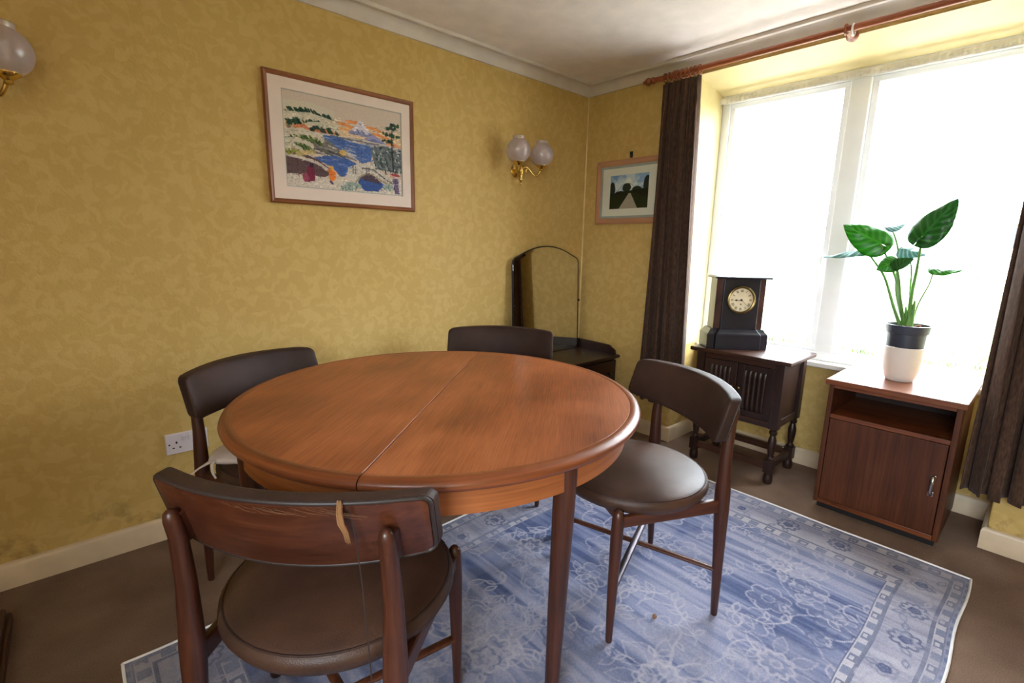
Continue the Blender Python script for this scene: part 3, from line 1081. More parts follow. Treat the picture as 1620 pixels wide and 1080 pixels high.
# ================================================================== DINING TABLE
def ring_grain(o, R):
    co = np.zeros(len(o.data.vertices) * 3, np.float32)
    o.data.vertices.foreach_get('co', co)
    co = co.reshape(-1, 3)
    g = np.stack([np.arctan2(co[:, 1], co[:, 0]) * R, np.hypot(co[:, 0], co[:, 1]), co[:, 2]], 1)
    a = o.data.attributes.new('grain', 'FLOAT_VECTOR', 'POINT')
    a.data.foreach_set('vector', g.astype(np.float32).ravel())


def make_table():
    T = thing('dining_table', 'round teak dining table with centre joint and tapered legs', 'table', (-1.84, -.998, 0), math.radians(40.4))
    R, ZT = .612, .731
    gap = .0012
    for sgn in (1, -1):
        n = 64
        # veneer half disc
        ri = R - .030
        a0 = math.asin(gap / ri)
        poly = [(ri * math.cos(a), sgn * ri * math.sin(a)) for a in np.linspace(a0, PI - a0, n)]
        b = MB().prism(poly, lambda p: (p[0], p[1], ZT - .024), lambda p: (p[0], p[1], ZT))
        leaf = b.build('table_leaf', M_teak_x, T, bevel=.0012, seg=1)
        prof = [(-.0305, .0), (-.030, .0003), (-.020, -.0002), (-.010, -.0025), (-.003, -.0075), (.0, -.014), (-.002, -.021), (-.009, -.028),
                (-.020, -.034), (-.036, -.036), (-.036, -.026)]
        prof = [(R + p, ZT + q) for p, q in prof]
        v, f = [], []
        ang = np.linspace(.0021, PI - .0021, n)
        for a in ang:
            for rr, z in prof:
                v.append((rr * math.cos(a), sgn * rr * math.sin(a), z))
        m = len(prof)
        for i in range(n - 1):
            for j in range(m):
                f.append((i * m + j, i * m + (j + 1) % m, (i + 1) * m + (j + 1) % m, (i + 1) * m + j))
        f += [tuple(range(m)), tuple(range((n - 1) * m, n * m))]
        ring_grain(MB().add(v, f).build('edge_moulding', M_teak_rim, leaf, smooth=50), R)
        # apron half ring
        v, f = [], []
        pr = [(R - .040, ZT - .034), (R - .040, .634), (R - .058, .634), (R - .058, ZT - .034)]
        for a in ang:
            for rr, z in pr: v.append((rr * math.cos(a), sgn * rr * math.sin(a), z))
        for i in range(n - 1):
            for j in range(4):
                f.append((i * 4 + j, i * 4 + (j + 1) % 4, (i + 1) * 4 + (j + 1) % 4, (i + 1) * 4 + j))
        f += [(0, 1, 2, 3), tuple(range((n - 1) * 4, n * 4))]
        ring_grain(MB().add(v, f).build('apron', M_teak_apron, T, smooth=40), R)
    for dg in (-93, -3, 87, 177):
        a = math.radians(dg - 40.4)
        c, s_ = math.cos(a), math.sin(a)
        rt, rb = .556, .535
        pts, rad = [], []
        for z, rr in ((0.0, .0155), (.004, .0170), (.12, .0195), (.35, .0235), (.58, .0265), (.690, .0265)):
            k = z / .69
            q = rb + (rt - rb) * k
            pts.append((c * q, s_ * q, z + RUGZ * (1 - k)))
            rad.append(rr)
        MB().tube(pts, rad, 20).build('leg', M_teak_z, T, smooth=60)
    # under-frame runners
    b = MB()
    for yy in (-.18, .18):
        b.box(-.5, .5, yy - .02, yy + .02, .668, .706)
    b.build('runner', M_teak_x, T, bevel=.003)
    return T


make_table()


# ================================================================== DINING CHAIRS
def make_chair():
    C = thing('dining_chair', '', 'chair')
    W, YE, YM = .264, -.157, -.230
    zb0, zb1, ln = .618, .768, .046

    def yc(s):
        return YE + (YM - YE) * (1 - s * s)

    def pad(u, v, off0, off1, inset, puff):
        """closed cross-section around the thickness, u along the width, v around"""
        return None

    def slab(name, y_front, y_back, inset, mat, parent, rnd, puff=0.0):
        # shell: outline loop (rounded rectangle in s,z) lofted from front to back
        nx, nz = 22, 8
        outl = []
        w = W - inset
        h0, h1 = zb0 + inset, zb1 - inset
        def zlo(x): return h0 + .010 * (x / w) ** 2
        def zhi(x): return h1 - .008 * (x / w) ** 2
        cr_ = rnd
        for t in np.linspace(-1, 1, nx): outl.append((t * (w - cr_), 'lo'))
        P = [(x, zlo(x)) for x, _ in outl]
        for a in np.linspace(-PI / 2, 0, 6)[1:]: P.append((w - cr_ + cr_ * math.cos(a), zlo(w) + cr_ + cr_ * math.sin(a)))
        for a in np.linspace(0, PI / 2, 6): P.append((w - cr_ + cr_ * math.cos(a), zhi(w) - cr_ + cr_ * math.sin(a)))
        for t in np.linspace(1, -1, nx)[1:-1]: P.append((t * (w - cr_), zhi(t * (w - cr_))))
        for a in np.linspace(PI / 2, PI, 6): P.append((-w + cr_ + cr_ * math.cos(a), zhi(w) - cr_ + cr_ * math.sin(a)))
        for a in np.linspace(PI, 1.5 * PI, 6)[:-1]: P.append((-w + cr_ + cr_ * math.cos(a), zlo(w) + cr_ + cr_ * math.sin(a)))
        n = len(P)
        zm = (h0 + h1) / 2
        v = []
        lay = [(0.0, 1.0)] if not puff else []
        rings = []
        if puff:
            rings = [(y_back, 1.0), (y_back + (y_front - y_back) * .72, 1.0), (y_front - .003, .985), (y_front, .955), (y_front + puff * .6, .80), (y_front + puff, .45)]
        else:
            rings = [(y_back, .985), (y_back + .002, 1.0), (y_front, 1.0)]
        for yo, k in rings:
            for (x, z) in P:
                # shrink toward the long axis only (keeps the curved bar shape)
                zz = zm + (z - zm) * k
                xx = math.copysign(max(0, abs(x) - (1 - k) * .07), x)
                lean = -(zz - zb0) / (zb1 - zb0) * ln
                v.append((xx, yc(max(-1, min(1, xx / W))) + yo + lean, zz))
        f = []
        for i in range(len(rings) - 1):
            for j in range(n): f.append((i * n + j, i * n + (j + 1) % n, (i + 1) * n + (j + 1) % n, (i + 1) * n + j))
        b = MB().add(v, f)
        # caps: strips between the lower and upper runs
        for base, flip in ((0, False), ((len(rings) - 1) * n, True)):
            lo = list(range(nx))
            # split the loop into a lower and an upper chain of equal length
            half = n // 2
            low = [(n - 5 + i) % n for i in range(half + 1)]
            upp = [(n - 5 - i) % n for i in range(n - half + 1)]
            bmf = []
            i = j = 0
            while i < len(low) - 1 or j < len(upp) - 1:
                xi = P[low[min(i + 1, len(low) - 1)]][0]
                xj = P[upp[min(j + 1, len(upp) - 1)]][0]
                if j >= len(upp) - 1 or (i < len(low) - 1 and xi <= xj):
                    t = (low[i], low[i + 1], upp[j])
                    i += 1
                else:
                    t = (low[i], upp[j + 1], upp[j])
                    j += 1
                if len(set(t)) == 3: bmf.append(tuple(q + base for q in t))
            b.f += bmf
        return b.build(name, mat, parent, smooth=55)

    bk = slab('backrest', .030, -.004, 0.0, M_vinyl_b, C, .020, puff=.006)
    slab('back_panel', -.003, -.011, .0075, M_chair_x, bk, .014)
    # dark piping round the edge, seen from behind
    pp = []
    w, c_ = W - .004, .018
    for t in np.linspace(-1, 1, 24): pp.append((t * (w - c_), zb0 + .004 + .010 * t * t))
    for a in np.linspace(-PI / 2, PI / 2, 10)[0:]:
        zc = zb0 + .014 + c_ if a < 0 else zb1 - .012 - c_
        pp.append((w - c_ + c_ * math.cos(a), zc + c_ * math.sin(a)))
    for t in np.linspace(1, -1, 24): pp.append((t * (w - c_), zb1 - .004 - .008 * t * t))
    for a in np.linspace(PI / 2, 1.5 * PI, 10):
        zc = zb1 - .012 - c_ if a < PI else zb0 + .014 + c_
        pp.append((-w + c_ + c_ * math.cos(a), zc + c_ * math.sin(a)))
    P3 = [(x, yc(max(-1, min(1, x / W))) - .006 - (z - zb0) / (zb1 - zb0) * ln, z) for x, z in pp]
    MB().tube(P3 + P3[:1], .0042, 6, cap=False).build('piping', M_piping, bk, smooth=60)
    # legs
    for s in (-1, 1):
        pts = [(s * .199, -.250, 0), (s * .199, -.249, .004), (s * .199, -.242, .20), (s * .199, -.234, .38), (s * .199, -.232, .43), (s * .198, -.230, .56),
               (s * .196, -.238, .66), (s * .196, -.246, .695), (s * .196, -.249, .708), (s * .196, -.250, .714)]
        MB().tube(pts, [.0095, .0108, .0165, .0225, .0230, .0180, .0155, .0145, .011, .005], 14).build('rear_leg', M_chair_z, C, smooth=60)
        b = MB().hexa([(s * .196 - .011, -.240, .640), (s * .196 + .011, -.240, .640), (s * .196 + .014, -.205, .640), (s * .196 - .014, -.205, .640)],
                      [(s * .196 - .011, -.252, .704), (s * .196 + .011, -.252, .704), (s * .196 + .014, -.224, .704), (s * .196 - .014, -.224, .704)])
        b.build('back_block', M_chair_z, C, bevel=.003)
        pts = [(s * .222, .140, 0), (s * .222, .140, .004), (s * .221, .138, .17), (s * .219, .134, .34), (s * .218, .132, .41), (s * .218, .132, .424), (s * .218, .132, .432), (s * .218, .132, .435)]
        MB().tube(pts, [.0085, .0100, .0150, .0185, .0175, .0150, .009, .003], 14).build('front_leg', M_chair_z, C, smooth=60)
        b = MB().hexa([(s * .218 - .009, .134, .378), (s * .199 - .009, -.234, .372), (s * .199 + .009, -.234, .372), (s * .218 + .009, .134, .378)],
                      [(s * .218 - .009, .134, .412), (s * .199 - .009, -.234, .416), (s * .199 + .009, -.234, .416), (s * .218 + .009, .134, .412)])
        b.build('seat_rail', M_chair_y, C, bevel=.004)
    # cross-bearers that carry the seat
    for yy, ww in ((.11, .212), (-.15, .2)):
        MB().box(-ww, ww, yy - .011, yy + .011, .376, .402).build('seat_bearer', M_chair_x, C, bevel=.003)
    # crossing stretchers
    MB().tube([(-.221, .138, .178), (.199, -.243, .178)], .0120, 10, flat=.62).build('stretcher', M_chair_y, C, smooth=60)
    MB().tube([(.221, .138, .164), (-.199, -.243, .164)], .0120, 10, flat=.62).build('stretcher', M_chair_y, C, smooth=60)
    # round padded seat
    R = .243
    prof = [(.02, .392), (.15, .393), (.206, .397), (.236, .411), (R + .004, .431), (.244, .448), (.228, .458), (.19, .465), (.12, .470), (.05, .472), (.006, .4725)]
    b = MB().lathe(prof, 48, (0, -.022, 0))
    b.v = [(x, y * (0.985 if y > 0 else 1.0), z) for x, y, z in b.v]
    st = b.build('seat', M_vinyl, C, smooth=70)
    MB().torus((0, -.022, .4525), .2355, .0028, 'z', 48, 6).build('seat_piping', M_vinyl_b, st, smooth=60)
    return C


chair = make_chair()
CH = [((-1.357, -1.370), 62.9, 'dining chair nearest the window with a highlight-painted cross bar under its round seat'),
      ((-2.276, -1.260), -49.0, 'nearest dining chair seen from behind, frayed backrest with wooden back panel'),
      ((-2.138, -.55), -154.2, 'dining chair by the wall socket with a pale cushion on its seat'),
      ((-1.239, -.544), -228.2, 'far dining chair by the dresser, only its dark backrest showing over the table')]
chairs = []
for i, ((x, y), h, lab) in enumerate(CH):
    o = chair if i == 0 else copy_tree(chair)
    chairs.append(o)
for o, ((x, y), h, lab) in zip(chairs, CH):
    o.location = (x, y, .0)
    o.rotation_euler = (0, 0, math.radians(h))
    tag(o, lab, 'chair', 'dining chairs round the table')
for o in chairs[:1] + chairs[3:]:
    o.location.z = RUGZ
chairs[1].location.z = RUGZ
chairs[2].location.z = RUGZ
# wooden bar by the window, its grazing highlight painted as grey metal
for ch in chairs[0].children:
    if ch.name.startswith('stretcher') and ch.data.vertices[0].co.x < 0:
        ch.data = ch.data.copy()
        ch.data.materials[0] = M_bar_glint
        ch['label'] = 'wooden stretcher bar with its highlight painted grey'

# torn cover on the nearest chair
near = chairs[1]
rr = random.Random(9)
b = MB()
for i in range(26):
    ox, oz = (rr.random() - .5) * .010, rr.random() * .006
    P = [(.128 + ox, -.268, .764 + oz), (.133 + ox, -.278 - .003 * rr.random(), .750 + oz), (.133 + ox * 1.2, -.277, .734), (.138 + ox * .9, -.272, .718 - .004 * rr.random()),
         (.137 + ox * .7 + .004 * rr.random(), -.266, .704 - .012 * rr.random())]
    b.tube(P, [.0008, .0013, .0013, .0011, .0005], 5)
tag(b.build('torn_strip', M_string, near, smooth=60), 'tan frayed strip of torn cover')
b = MB()
for i in range(34):
    x = -.24 + .37 * rr.random()
    y = -.230 + .073 * (x / .264) ** 2 - .042 - .009
    z = .752 + .007 * rr.random()
    dx = .03 + rr.random() * .06
    P = [(x + dx * t, y - .003 * math.sin(PI * t) - .002 * rr.random(), z - .010 * t * t - .003 * math.sin(PI * t)) for t in (0, .25, .5, .75, 1)]
    b.tube(P, .00028, 4)
o = b.build('frayed_threads', M_thread, near)
o['kind'] = 'stuff'
tag(MB().tube([(.145, -.272, .762), (.150, -.262, .70), (.153, -.252, .60), (.158, -.25, .48), (.162, -.25, .40), (.166, -.25, .30)], .0013, 6).build('hanging_cord', M_piping, near, smooth=60),
    'dark cord hanging from the backrest')


# pale cushion on the chair by the socket
def make_cushion():
    x, y = CH[2][0]
    h = math.radians(CH[2][1])
    C = thing('seat_cushion', 'worn pale linen cushion tied to the chair by the socket', 'cushion', (x, y, RUGZ + .470), h)
    S = .185

    def f(u, v):
        a, t = 2 * PI * u, v
        # superellipse outline, rounded edge
        c, s = math.cos(a), math.sin(a)
        q = (abs(c) ** 4 + abs(s) ** 4) ** (-.25)
        th = PI * (t - .5)
        k = math.cos(th) ** .45 if abs(t - .5) < .4999 else 0
        wr = 1 + .03 * math.sin(7 * a)
        pull = 1 + .16 * math.exp(-((a - (2 * PI - .43)) / .16) ** 2)
        return (S * q * c * k * wr * pull + .045, S * q * s * k * wr * pull - .012, .024 + .022 * math.sin(th) + .003 * math.sin(5 * a + 4 * t) * k)
    MB().grid(f, 40, 13, wrap_u=True).build('cushion_cover', M_linen, C, smooth=80)
    b = MB().tube([(.225, -.085, .024), (.246, -.097, .027), (.262, -.104, .026), (.285, -.112, .018), (.312, -.122, .004), (.325, -.126, -.004)], [.010, .006, .0075, .0045, .0042, .0035], 8, flat=.6)
    b.build('tie', M_linen, C, smooth=60)
    b = MB().tube([(.250, -.098, .026), (.262, -.094, .016), (.266, -.086, -.004), (.262, -.080, -.022)], [.005, .0045, .004, .003], 8, flat=.6)
    b.build('tie', M_linen, C, smooth=60)


make_cushion()


# ================================================================== CARVED OAK CABINET (under the clock)
def make_oak_cabinet():
    # local: +X into the recess (depth), Y along the window wall, front at x = 0
    T = thing('carved_cabinet', 'dark carved oak two-door cabinet on turned legs under the black clock', 'cabinet', (-.120, -1.195, 0))
    HW, D = .222, .315
    b = MB().box(-.028, D + .025, -HW - .038, HW + .038, .636, .657)
    b.build('cabinet_top', M_oak_y, T, bevel=.005, seg=3)
    # carcass
    b = MB()
    b.box(.012, D - .01, -HW + .012, -HW + .022, .325, .634)
    b.box(.012, D - .01, HW - .022, HW - .012, .325, .634)
    b.box(D - .02, D - .01, -HW + .02, HW - .02, .325, .634)
    b.box(.012, D - .01, -HW + .02, HW - .02, .315, .327)
    b.build('carcass', M_oak_z, T)
    # rails
    b = MB().box(.002, .024, -HW + .04, HW - .04, .606, .636)
    b.build('top_rail', M_oak_y, T, bevel=.002)
    b = MB().box(.002, .024, -HW + .04, HW - .04, .296, .328)
    b.build('bottom_rail', M_oak_y, T, bevel=.002)
    for s in (-1, 1):
        for (z0, z1) in ((.600, .636), (.296, .336)):
            MB().box(.04, D - .04, s * (HW - .004), s * (HW - .024), z0, z1).build('side_rail', M_oak_z, T, bevel=.003)
    # legs: square stile, turned baluster, square block and foot
    for x in (.018, D - .018):
        for s in (-1, 1):
            y = s * (HW - .018)
            q = .0215
            b = MB().box(x - q, x + q, y - q, y + q, .296, .636)
            b.box(x - q, x + q, y - q, y + q, .060, .128)
            b.lathe([(.017, .126), (.020, .130), (.0205, .137), (.014, .143), (.0125, .150), (.0155, .165), (.0185, .190), (.0205, .215), (.0195, .235),
                     (.0150, .252), (.0125, .262), (.0190, .270), (.0195, .280), (.0145, .286), (.0205, .298)], 18, (x, y, 0))
            b.lathe([(.017, 0), (.0215, .004), (.0235, .020), (.0225, .040), (.018, .052), (.0205, .062)], 18, (x, y, 0))
            b.build('leg', M_oak_z, T, smooth=40)
    for s in (-1, 1):
        MB().box(.038, D - .038, s * (HW - .018) - .011, s * (HW - .018) + .011, .074, .112).build('stretcher', M_oak_z, T, bevel=.003)
    for x in (.018, D - .018):
        MB().box(x - .011, x + .011, -HW + .038, HW - .038, .074, .112).build('stretcher', M_oak_y, T, bevel=.003)
    # doors with linenfold panels
    for s in (-1, 1):
        y0, y1 = s * .002, s * (HW - .042)
        lo, hi = min(y0, y1), max(y0, y1)
        st = .034
        b = MB()
        b.box(.000, .018, lo, lo + st, .330, .604)
        b.box(.000, .018, hi - st, hi, .330, .604)
        b.box(.000, .018, lo + st, hi - st, .330, .362)
        b.box(.000, .018, lo + st, hi - st, .572, .604)
        d = b.build('door', M_oak_z, T, bevel=.002)
        n = 46
        a0, a1 = lo + st - .001, hi - st + .001

        def fx(u, v):
            fold = abs(math.sin(u * 4.5 * PI)) ** .7
            e = min(1, min(v, 1 - v) / .10)
            return (.014 - .010 * fold * (.35 + .65 * e), a0 + (a1 - a0) * u, .360 + .214 * v)
        MB().grid(fx, n, 12).build('linenfold_panel', M_oak_z, d, smooth=60)
        MB().lathe([(.003, 0), (.004, -.008), (.0085, -.012), (.009, -.018), (.004, -.022)], 14, (0, s * .019, .475), 'x').build('knob', M_oldbrass, d, smooth=50)
    return T


make_oak_cabinet()


# ================================================================== OAK BEDSIDE CABINET (under the plant)
def make_bedside():
    T = thing('bedside_cabinet', 'brown oak bedside cabinet with open shelf and chrome-handled door under the plant', 'cabinet', (-.182, -1.858, 0))
    HW, D = .226, .420
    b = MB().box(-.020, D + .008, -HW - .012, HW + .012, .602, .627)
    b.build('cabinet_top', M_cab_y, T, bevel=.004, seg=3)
    for s in (-1, 1):
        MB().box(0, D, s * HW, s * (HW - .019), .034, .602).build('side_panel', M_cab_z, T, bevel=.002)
    MB().box(D - .012, D - .002, -HW + .019, HW - .019, .034, .602).build('back_panel', M_cab_dark, T)
    MB().box(.0, D - .012, -HW + .019, HW - .019, .586, .602).build('top_rail', M_cab_y, T, bevel=.002)
    MB().box(.0, D - .012, -HW + .019, HW - .019, .447, .467).build('shelf', M_cab_y, T, bevel=.003)
    MB().box(.0, D - .012, -HW + .019, HW - .019, .034, .056).build('bottom_rail', M_cab_y, T, bevel=.002)
    b = MB().box(.030, D - .01, -HW + .012, HW - .012, 0, .035)
    b.build('plinth', M_black, T)
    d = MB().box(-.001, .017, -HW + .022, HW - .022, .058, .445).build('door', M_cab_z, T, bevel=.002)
    b = MB().box(-.007, -.001, -.178 - .009, -.178 + .009, .222, .243)
    b.box(-.007, -.001, -.178 - .009, -.178 + .009, .288, .312)
    b.tube([(-.004, -.178, .228), (-.017, -.178, .236), (-.020, -.178, .262), (-.019, -.178, .290), (-.012, -.178, .303), (-.004, -.178, .306)],
           [.0065, .0060, .0062, .0068, .0075, .007], 10)
    tag(b.build('handle', M_chrome, d, smooth=45, bevel=.0015), 'chrome curved handle')


make_bedside()


# ================================================================== MANTEL CLOCK
def make_clock():
    T = thing('mantel_clock', 'black slate mantel clock with round cream dial on the carved cabinet', 'clock', (.012, -1.096, .657), math.radians(-47))
    # local: X along the front, Y backwards (front at y = -D/2)
    T.rotation_euler = (0, 0, math.radians(-47.0))
    T.scale = (1, 1, 1.035)
    W, D, H = .150, .150, .378

    def bf(w, wing, d, back):
        """breakfront plan: proud centre, set-back wings"""
        return [(-w, d), (-w, -d + .018), (-w + wing, -d + .018), (-w + wing + .006, -d), (w - wing - .006, -d), (w - wing, -d + .018), (w, -d + .018), (w, d)]
    b = MB()
    n = 8
    lay = [(.158, .078, 0.0), (.158, .078, .074), (.155, .076, .080), (.146, .068, .090), (.140, .062, .100), (.138, .060, .104)]
    v, f = [], []
    for (w, d, z) in lay:
        v += [(x, y, z) for x, y in bf(w, .036, d, 0)]
    for i in range(len(lay) - 1):
        for k in range(n): f.append((i * n + k, i * n + (k + 1) % n, (i + 1) * n + (k + 1) % n, (i + 1) * n + k))
    f += [tuple(range(n))[::-1], tuple(range((len(lay) - 1) * n, len(lay) * n))]
    MB().add(v, f).build('base', M_slate, T, bevel=.0015)
    # case body: wings in red-brown marble, black slate centre
    wb_, db = .127, .058
    MB().prism([(-wb_, db), (-wb_, -db + .016), (wb_, -db + .016), (wb_, db)], lambda p: (p[0], p[1], .103), lambda p: (p[0], p[1], .366)).build('case', M_marble, T, bevel=.002)
    MB().box(-wb_ + .034, wb_ - .034, -db, -db + .018, .103, .366).build('front_panel', M_slate, T, bevel=.003)
    MB().box(-.145, .145, -.074, .068, .366, .374).build('cornice', M_slate, T, bevel=.002)
    MB().hexa([(-.145, -.074, .374), (.145, -.074, .374), (.145, .068, .374), (-.145, .068, .374)],
              [(-.135, -.066, .379), (.135, -.066, .379), (.135, .062, .379), (-.135, .062, .379)]).build('cornice_cap', M_slate, T)
    zc, yf = .258, -db
    bz = MB().lathe([(.060, 0), (.0725, 0), (.0735, -.004), (.0715, -.010), (.066, -.012), (.061, -.010), (.0595, -.004)], 48, (0, yf, zc), 'y', cap=False)
    bz.build('bezel', M_oldbrass, T, smooth=40)
    d = MB().lathe([(.0605, 0), (.0605, -.0035), (.001, -.0035)], 48, (0, yf, zc), 'y').build('dial', M_dial, T, smooth=30)
    # numerals: strokes of I, V and X set radially
    rom = ['XII', 'I', 'II', 'III', 'IIII', 'V', 'VI', 'VII', 'VIII', 'IX', 'X', 'XI']
    b = MB()

    def strk(p, q, wd):
        (x0, z0), (x1, z1) = p, q
        dx, dz = x1 - x0, z1 - z0
        l = math.hypot(dx, dz)
        nx, nz = -dz / l * wd / 2, dx / l * wd / 2
        y0, y1 = yf - .0035, yf - .0042
        P = [(x0 + nx, z0 + nz), (x1 + nx, z1 + nz), (x1 - nx, z1 - nz), (x0 - nx, z0 - nz)]
        b.prism(P, lambda p: (p[0], y0, p[1] + zc), lambda p: (p[0], y1, p[1] + zc))
    for i, t in enumerate(rom):
        a = PI / 2 - i * PI / 6
        er = (math.cos(a), math.sin(a))
        et = (math.sin(a), -math.cos(a))
        adv = {'I': .0034, 'V': .0066, 'X': .0066}
        tot = sum(adv[c] for c in t)
        x = -tot / 2
        h0, h1 = .0405, .0535
        pt = lambda s, h: (er[0] * h + et[0] * s, er[1] * h + et[1] * s)
        for c in t:
            wdt = adv[c]
            if c == 'I': strk(pt(x + wdt / 2, h0), pt(x + wdt / 2, h1), .0017)
            if c == 'V':
                strk(pt(x + .0006, h1), pt(x + wdt / 2, h0), .0017)
                strk(pt(x + wdt - .0006, h1), pt(x + wdt / 2, h0), .0009)
            if c == 'X':
                strk(pt(x + .0006, h1), pt(x + wdt - .0006, h0), .0017)
                strk(pt(x + wdt - .0006, h1), pt(x + .0006, h0), .0009)
            x += wdt
    b.build('numerals', M_blackpaint, d)

    def hand(ang, ln, wd, name, spade, yo):
        a = math.radians(90 - ang)
        er, et = (math.cos(a), math.sin(a)), (math.sin(a), -math.cos(a))
        b = MB()
        P = [(-.006, -wd), (-.006, wd), (ln, wd * .6), (ln, -wd * .6)]
        g = lambda s, t: (er[0] * s + et[0] * t, er[1] * s + et[1] * t)
        b.prism([g(s, t) for s, t in P], lambda p: (p[0], yo, p[1] + zc), lambda p: (p[0], yo - .0008, p[1] + zc))
        if spade:
            Q = [g(ln * .72 + .006 * math.cos(k), .0042 * math.sin(k)) for k in np.linspace(0, 2 * PI, 12, endpoint=False)]
            b.prism(Q, lambda p: (p[0], yo, p[1] + zc), lambda p: (p[0], yo - .0008, p[1] + zc))
        b.build(name, M_blackpaint, d)
    hand(267, .036, .0011, 'hour_hand', True, yf - .0055)
    hand(131, .052, .0008, 'minute_hand', False, yf - .0068)
    MB().lathe([(.0045, -.003), (.0045, -.009), (.003, -.0095)], 14, (0, yf, zc), 'y').build('hand_boss', M_blackpaint, d, smooth=40)
    MB().lathe([(.0035, -.003), (.0035, -.0045)], 12, (0, yf, zc - .022), 'y').build('winding_hole', M_blackpaint, d)


make_clock()


# ================================================================== PLANTER AND PLANT
PX, PY, PZ = .040, -1.838, .627
pl = thing('planter', 'white ribbed ceramic planter holding the green plant', 'planter', (PX, PY, PZ))
prof = [(.046, 0), (.050, .002), (.058, .022), (.066, .060), (.0705, .105), (.072, .148), (.0725, .152), (.0705, .154), (.0685, .152), (.066, .10), (.058, .045), (.046, .010), (.002, .008)]
pb = MB().lathe(prof, 64)
pb.v = [(x * (1 + .006 * (1 if (k % 64) % 2 else -1) * (1 if i < 5 * 64 else 0)), y * (1 + .006 * (1 if (k % 64) % 2 else -1) * (1 if i < 5 * 64 else 0)), z)
        for i, ((x, y, z), k) in enumerate(zip(pb.v, range(len(pb.v))))]
pb.build('planter_body', M_planter, pl, smooth=50)

pp_ = thing('potted_plant', 'broad-leaved green plant in a dark plastic nursery pot', 'plant', (PX, PY, PZ + .012))
z0 = .0
prof = [(.044, z0), (.048, z0 + .004), (.0655, .135), (.0675, .150), (.0700, .200), (.0755, .203), (.0775, .214), (.0800, .234), (.0805, .238), (.0760, .239), (.0735, .215), (.066, .19), (.064, .06)]
MB().lathe(prof, 40).build('nursery_pot', M_nursery, pp_, smooth=35)
sb = MB().grid(lambda u, v: (.074 * v * math.cos(2 * PI * u), .074 * v * math.sin(2 * PI * u), .222 + .008 * math.sin(13 * u * 2 * PI) * v * (1 - v) * 3 + .006 * (1 - v)), 40, 8, wrap_u=True)
sb.build('soil', M_soil, pp_, smooth=60)
rc = random.Random(4)
for i in range(16):
    a, q = rc.random() * 2 * PI, .02 + .045 * rc.random()
    s = .006 + .007 * rc.random()
    b = MB().box(-s, s, -s * .6, s * .6, 0, s * .8)
    o = b.build('bark_chip', M_string if i % 3 else M_soil, pp_, bevel=.0015)
    o.location = (q * math.cos(a), q * math.sin(a), .224)
    o.rotation_euler = (rc.random(), rc.random(), rc.random() * 3)


def leaf(name, base, tip, wid, nrm, mat, cup=.15, droop=.1, lobe=.16, petiole=None, rad=(.0035, .0022)):
    """heart-shaped blade; base/tip world coordinates, nrm approx. facing"""
    O = Vector((PX, PY, PZ + .012))
    B, Tp, Nn = Vector(base) - O, Vector(tip) - O, Vector(nrm).normalized()
    ax = Tp - B
    Lg = ax.length
    ax.normalize()
    Nn = (Nn - ax * Nn.dot(ax)).normalized()
    sd = ax.cross(Nn)
    nu, nv = 30, 13
    vs, at = [], []
    for i in range(nu):
        t = (i / (nu - 1)) ** 1.35
        for j in range(nv):
            s = -1 + 2 * j / (nv - 1)
            # half width profile: full and round near the base, drawn to a tip
            hw = wid * .5 * 1.15 * (math.sin(PI * t ** .52) ** .75 if 0 < t < .999 else 0)
            hw *= (1 - .15 * t ** 4)
            along = t * Lg - lobe * 1.5 * Lg * (abs(s) ** 1.5) * (1 - t) ** 3
            z = -cup * hw * 2 * (s * s) - droop * Lg * t * t + .012 * Lg * math.sin(14 * t + 5 * s)
            if cup < 0: z = -cup * hw * 2 * (s * s) - droop * Lg * t * t
            p = B + ax * along + sd * s * hw + Nn * z
            vs.append(tuple(p))
            at.append((t, s, 0))
    fs = []
    for i in range(nu - 1):
        for j in range(nv - 1):
            a = i * nv + j
            fs.append((a, a + 1, a + nv + 1, a + nv))
    m = MB().add(vs, fs)
    o = m.build(name, mat, pp_, smooth=80, solid=.0009)
    a_ = o.data.attributes.new('leaf', 'FLOAT_VECTOR', 'POINT')
    a_.data.foreach_set('vector', np.array(at, np.float32).ravel())
    if petiole:
        P = [Vector(q) - O for q in petiole] + [B + ax * Lg * .04]
        # smooth through points (Catmull-Rom)
        pts = []
        Q = [P[0]] + P + [P[-1]]
        for k in range(1, len(Q) - 2):
            for t in np.linspace(0, 1, 7, endpoint=False):
                a, b_, c, d = Q[k - 1], Q[k], Q[k + 1], Q[k + 2]
                pts.append(.5 * ((2 * b_) + (c - a) * t + (2 * a - 5 * b_ + 4 * c - d) * t * t + (3 * b_ - a - 3 * c + d) * t ** 3))
        pts.append(P[-1])
        n = len(pts)
        rd = [1.25 * (rad[0] + (rad[1] - rad[0]) * (k / (n - 1)) ** .5) for k in range(n)]
        MB().tube(pts, rd, 8).build('stalk', M_stem, pp_, smooth=60)
    return o


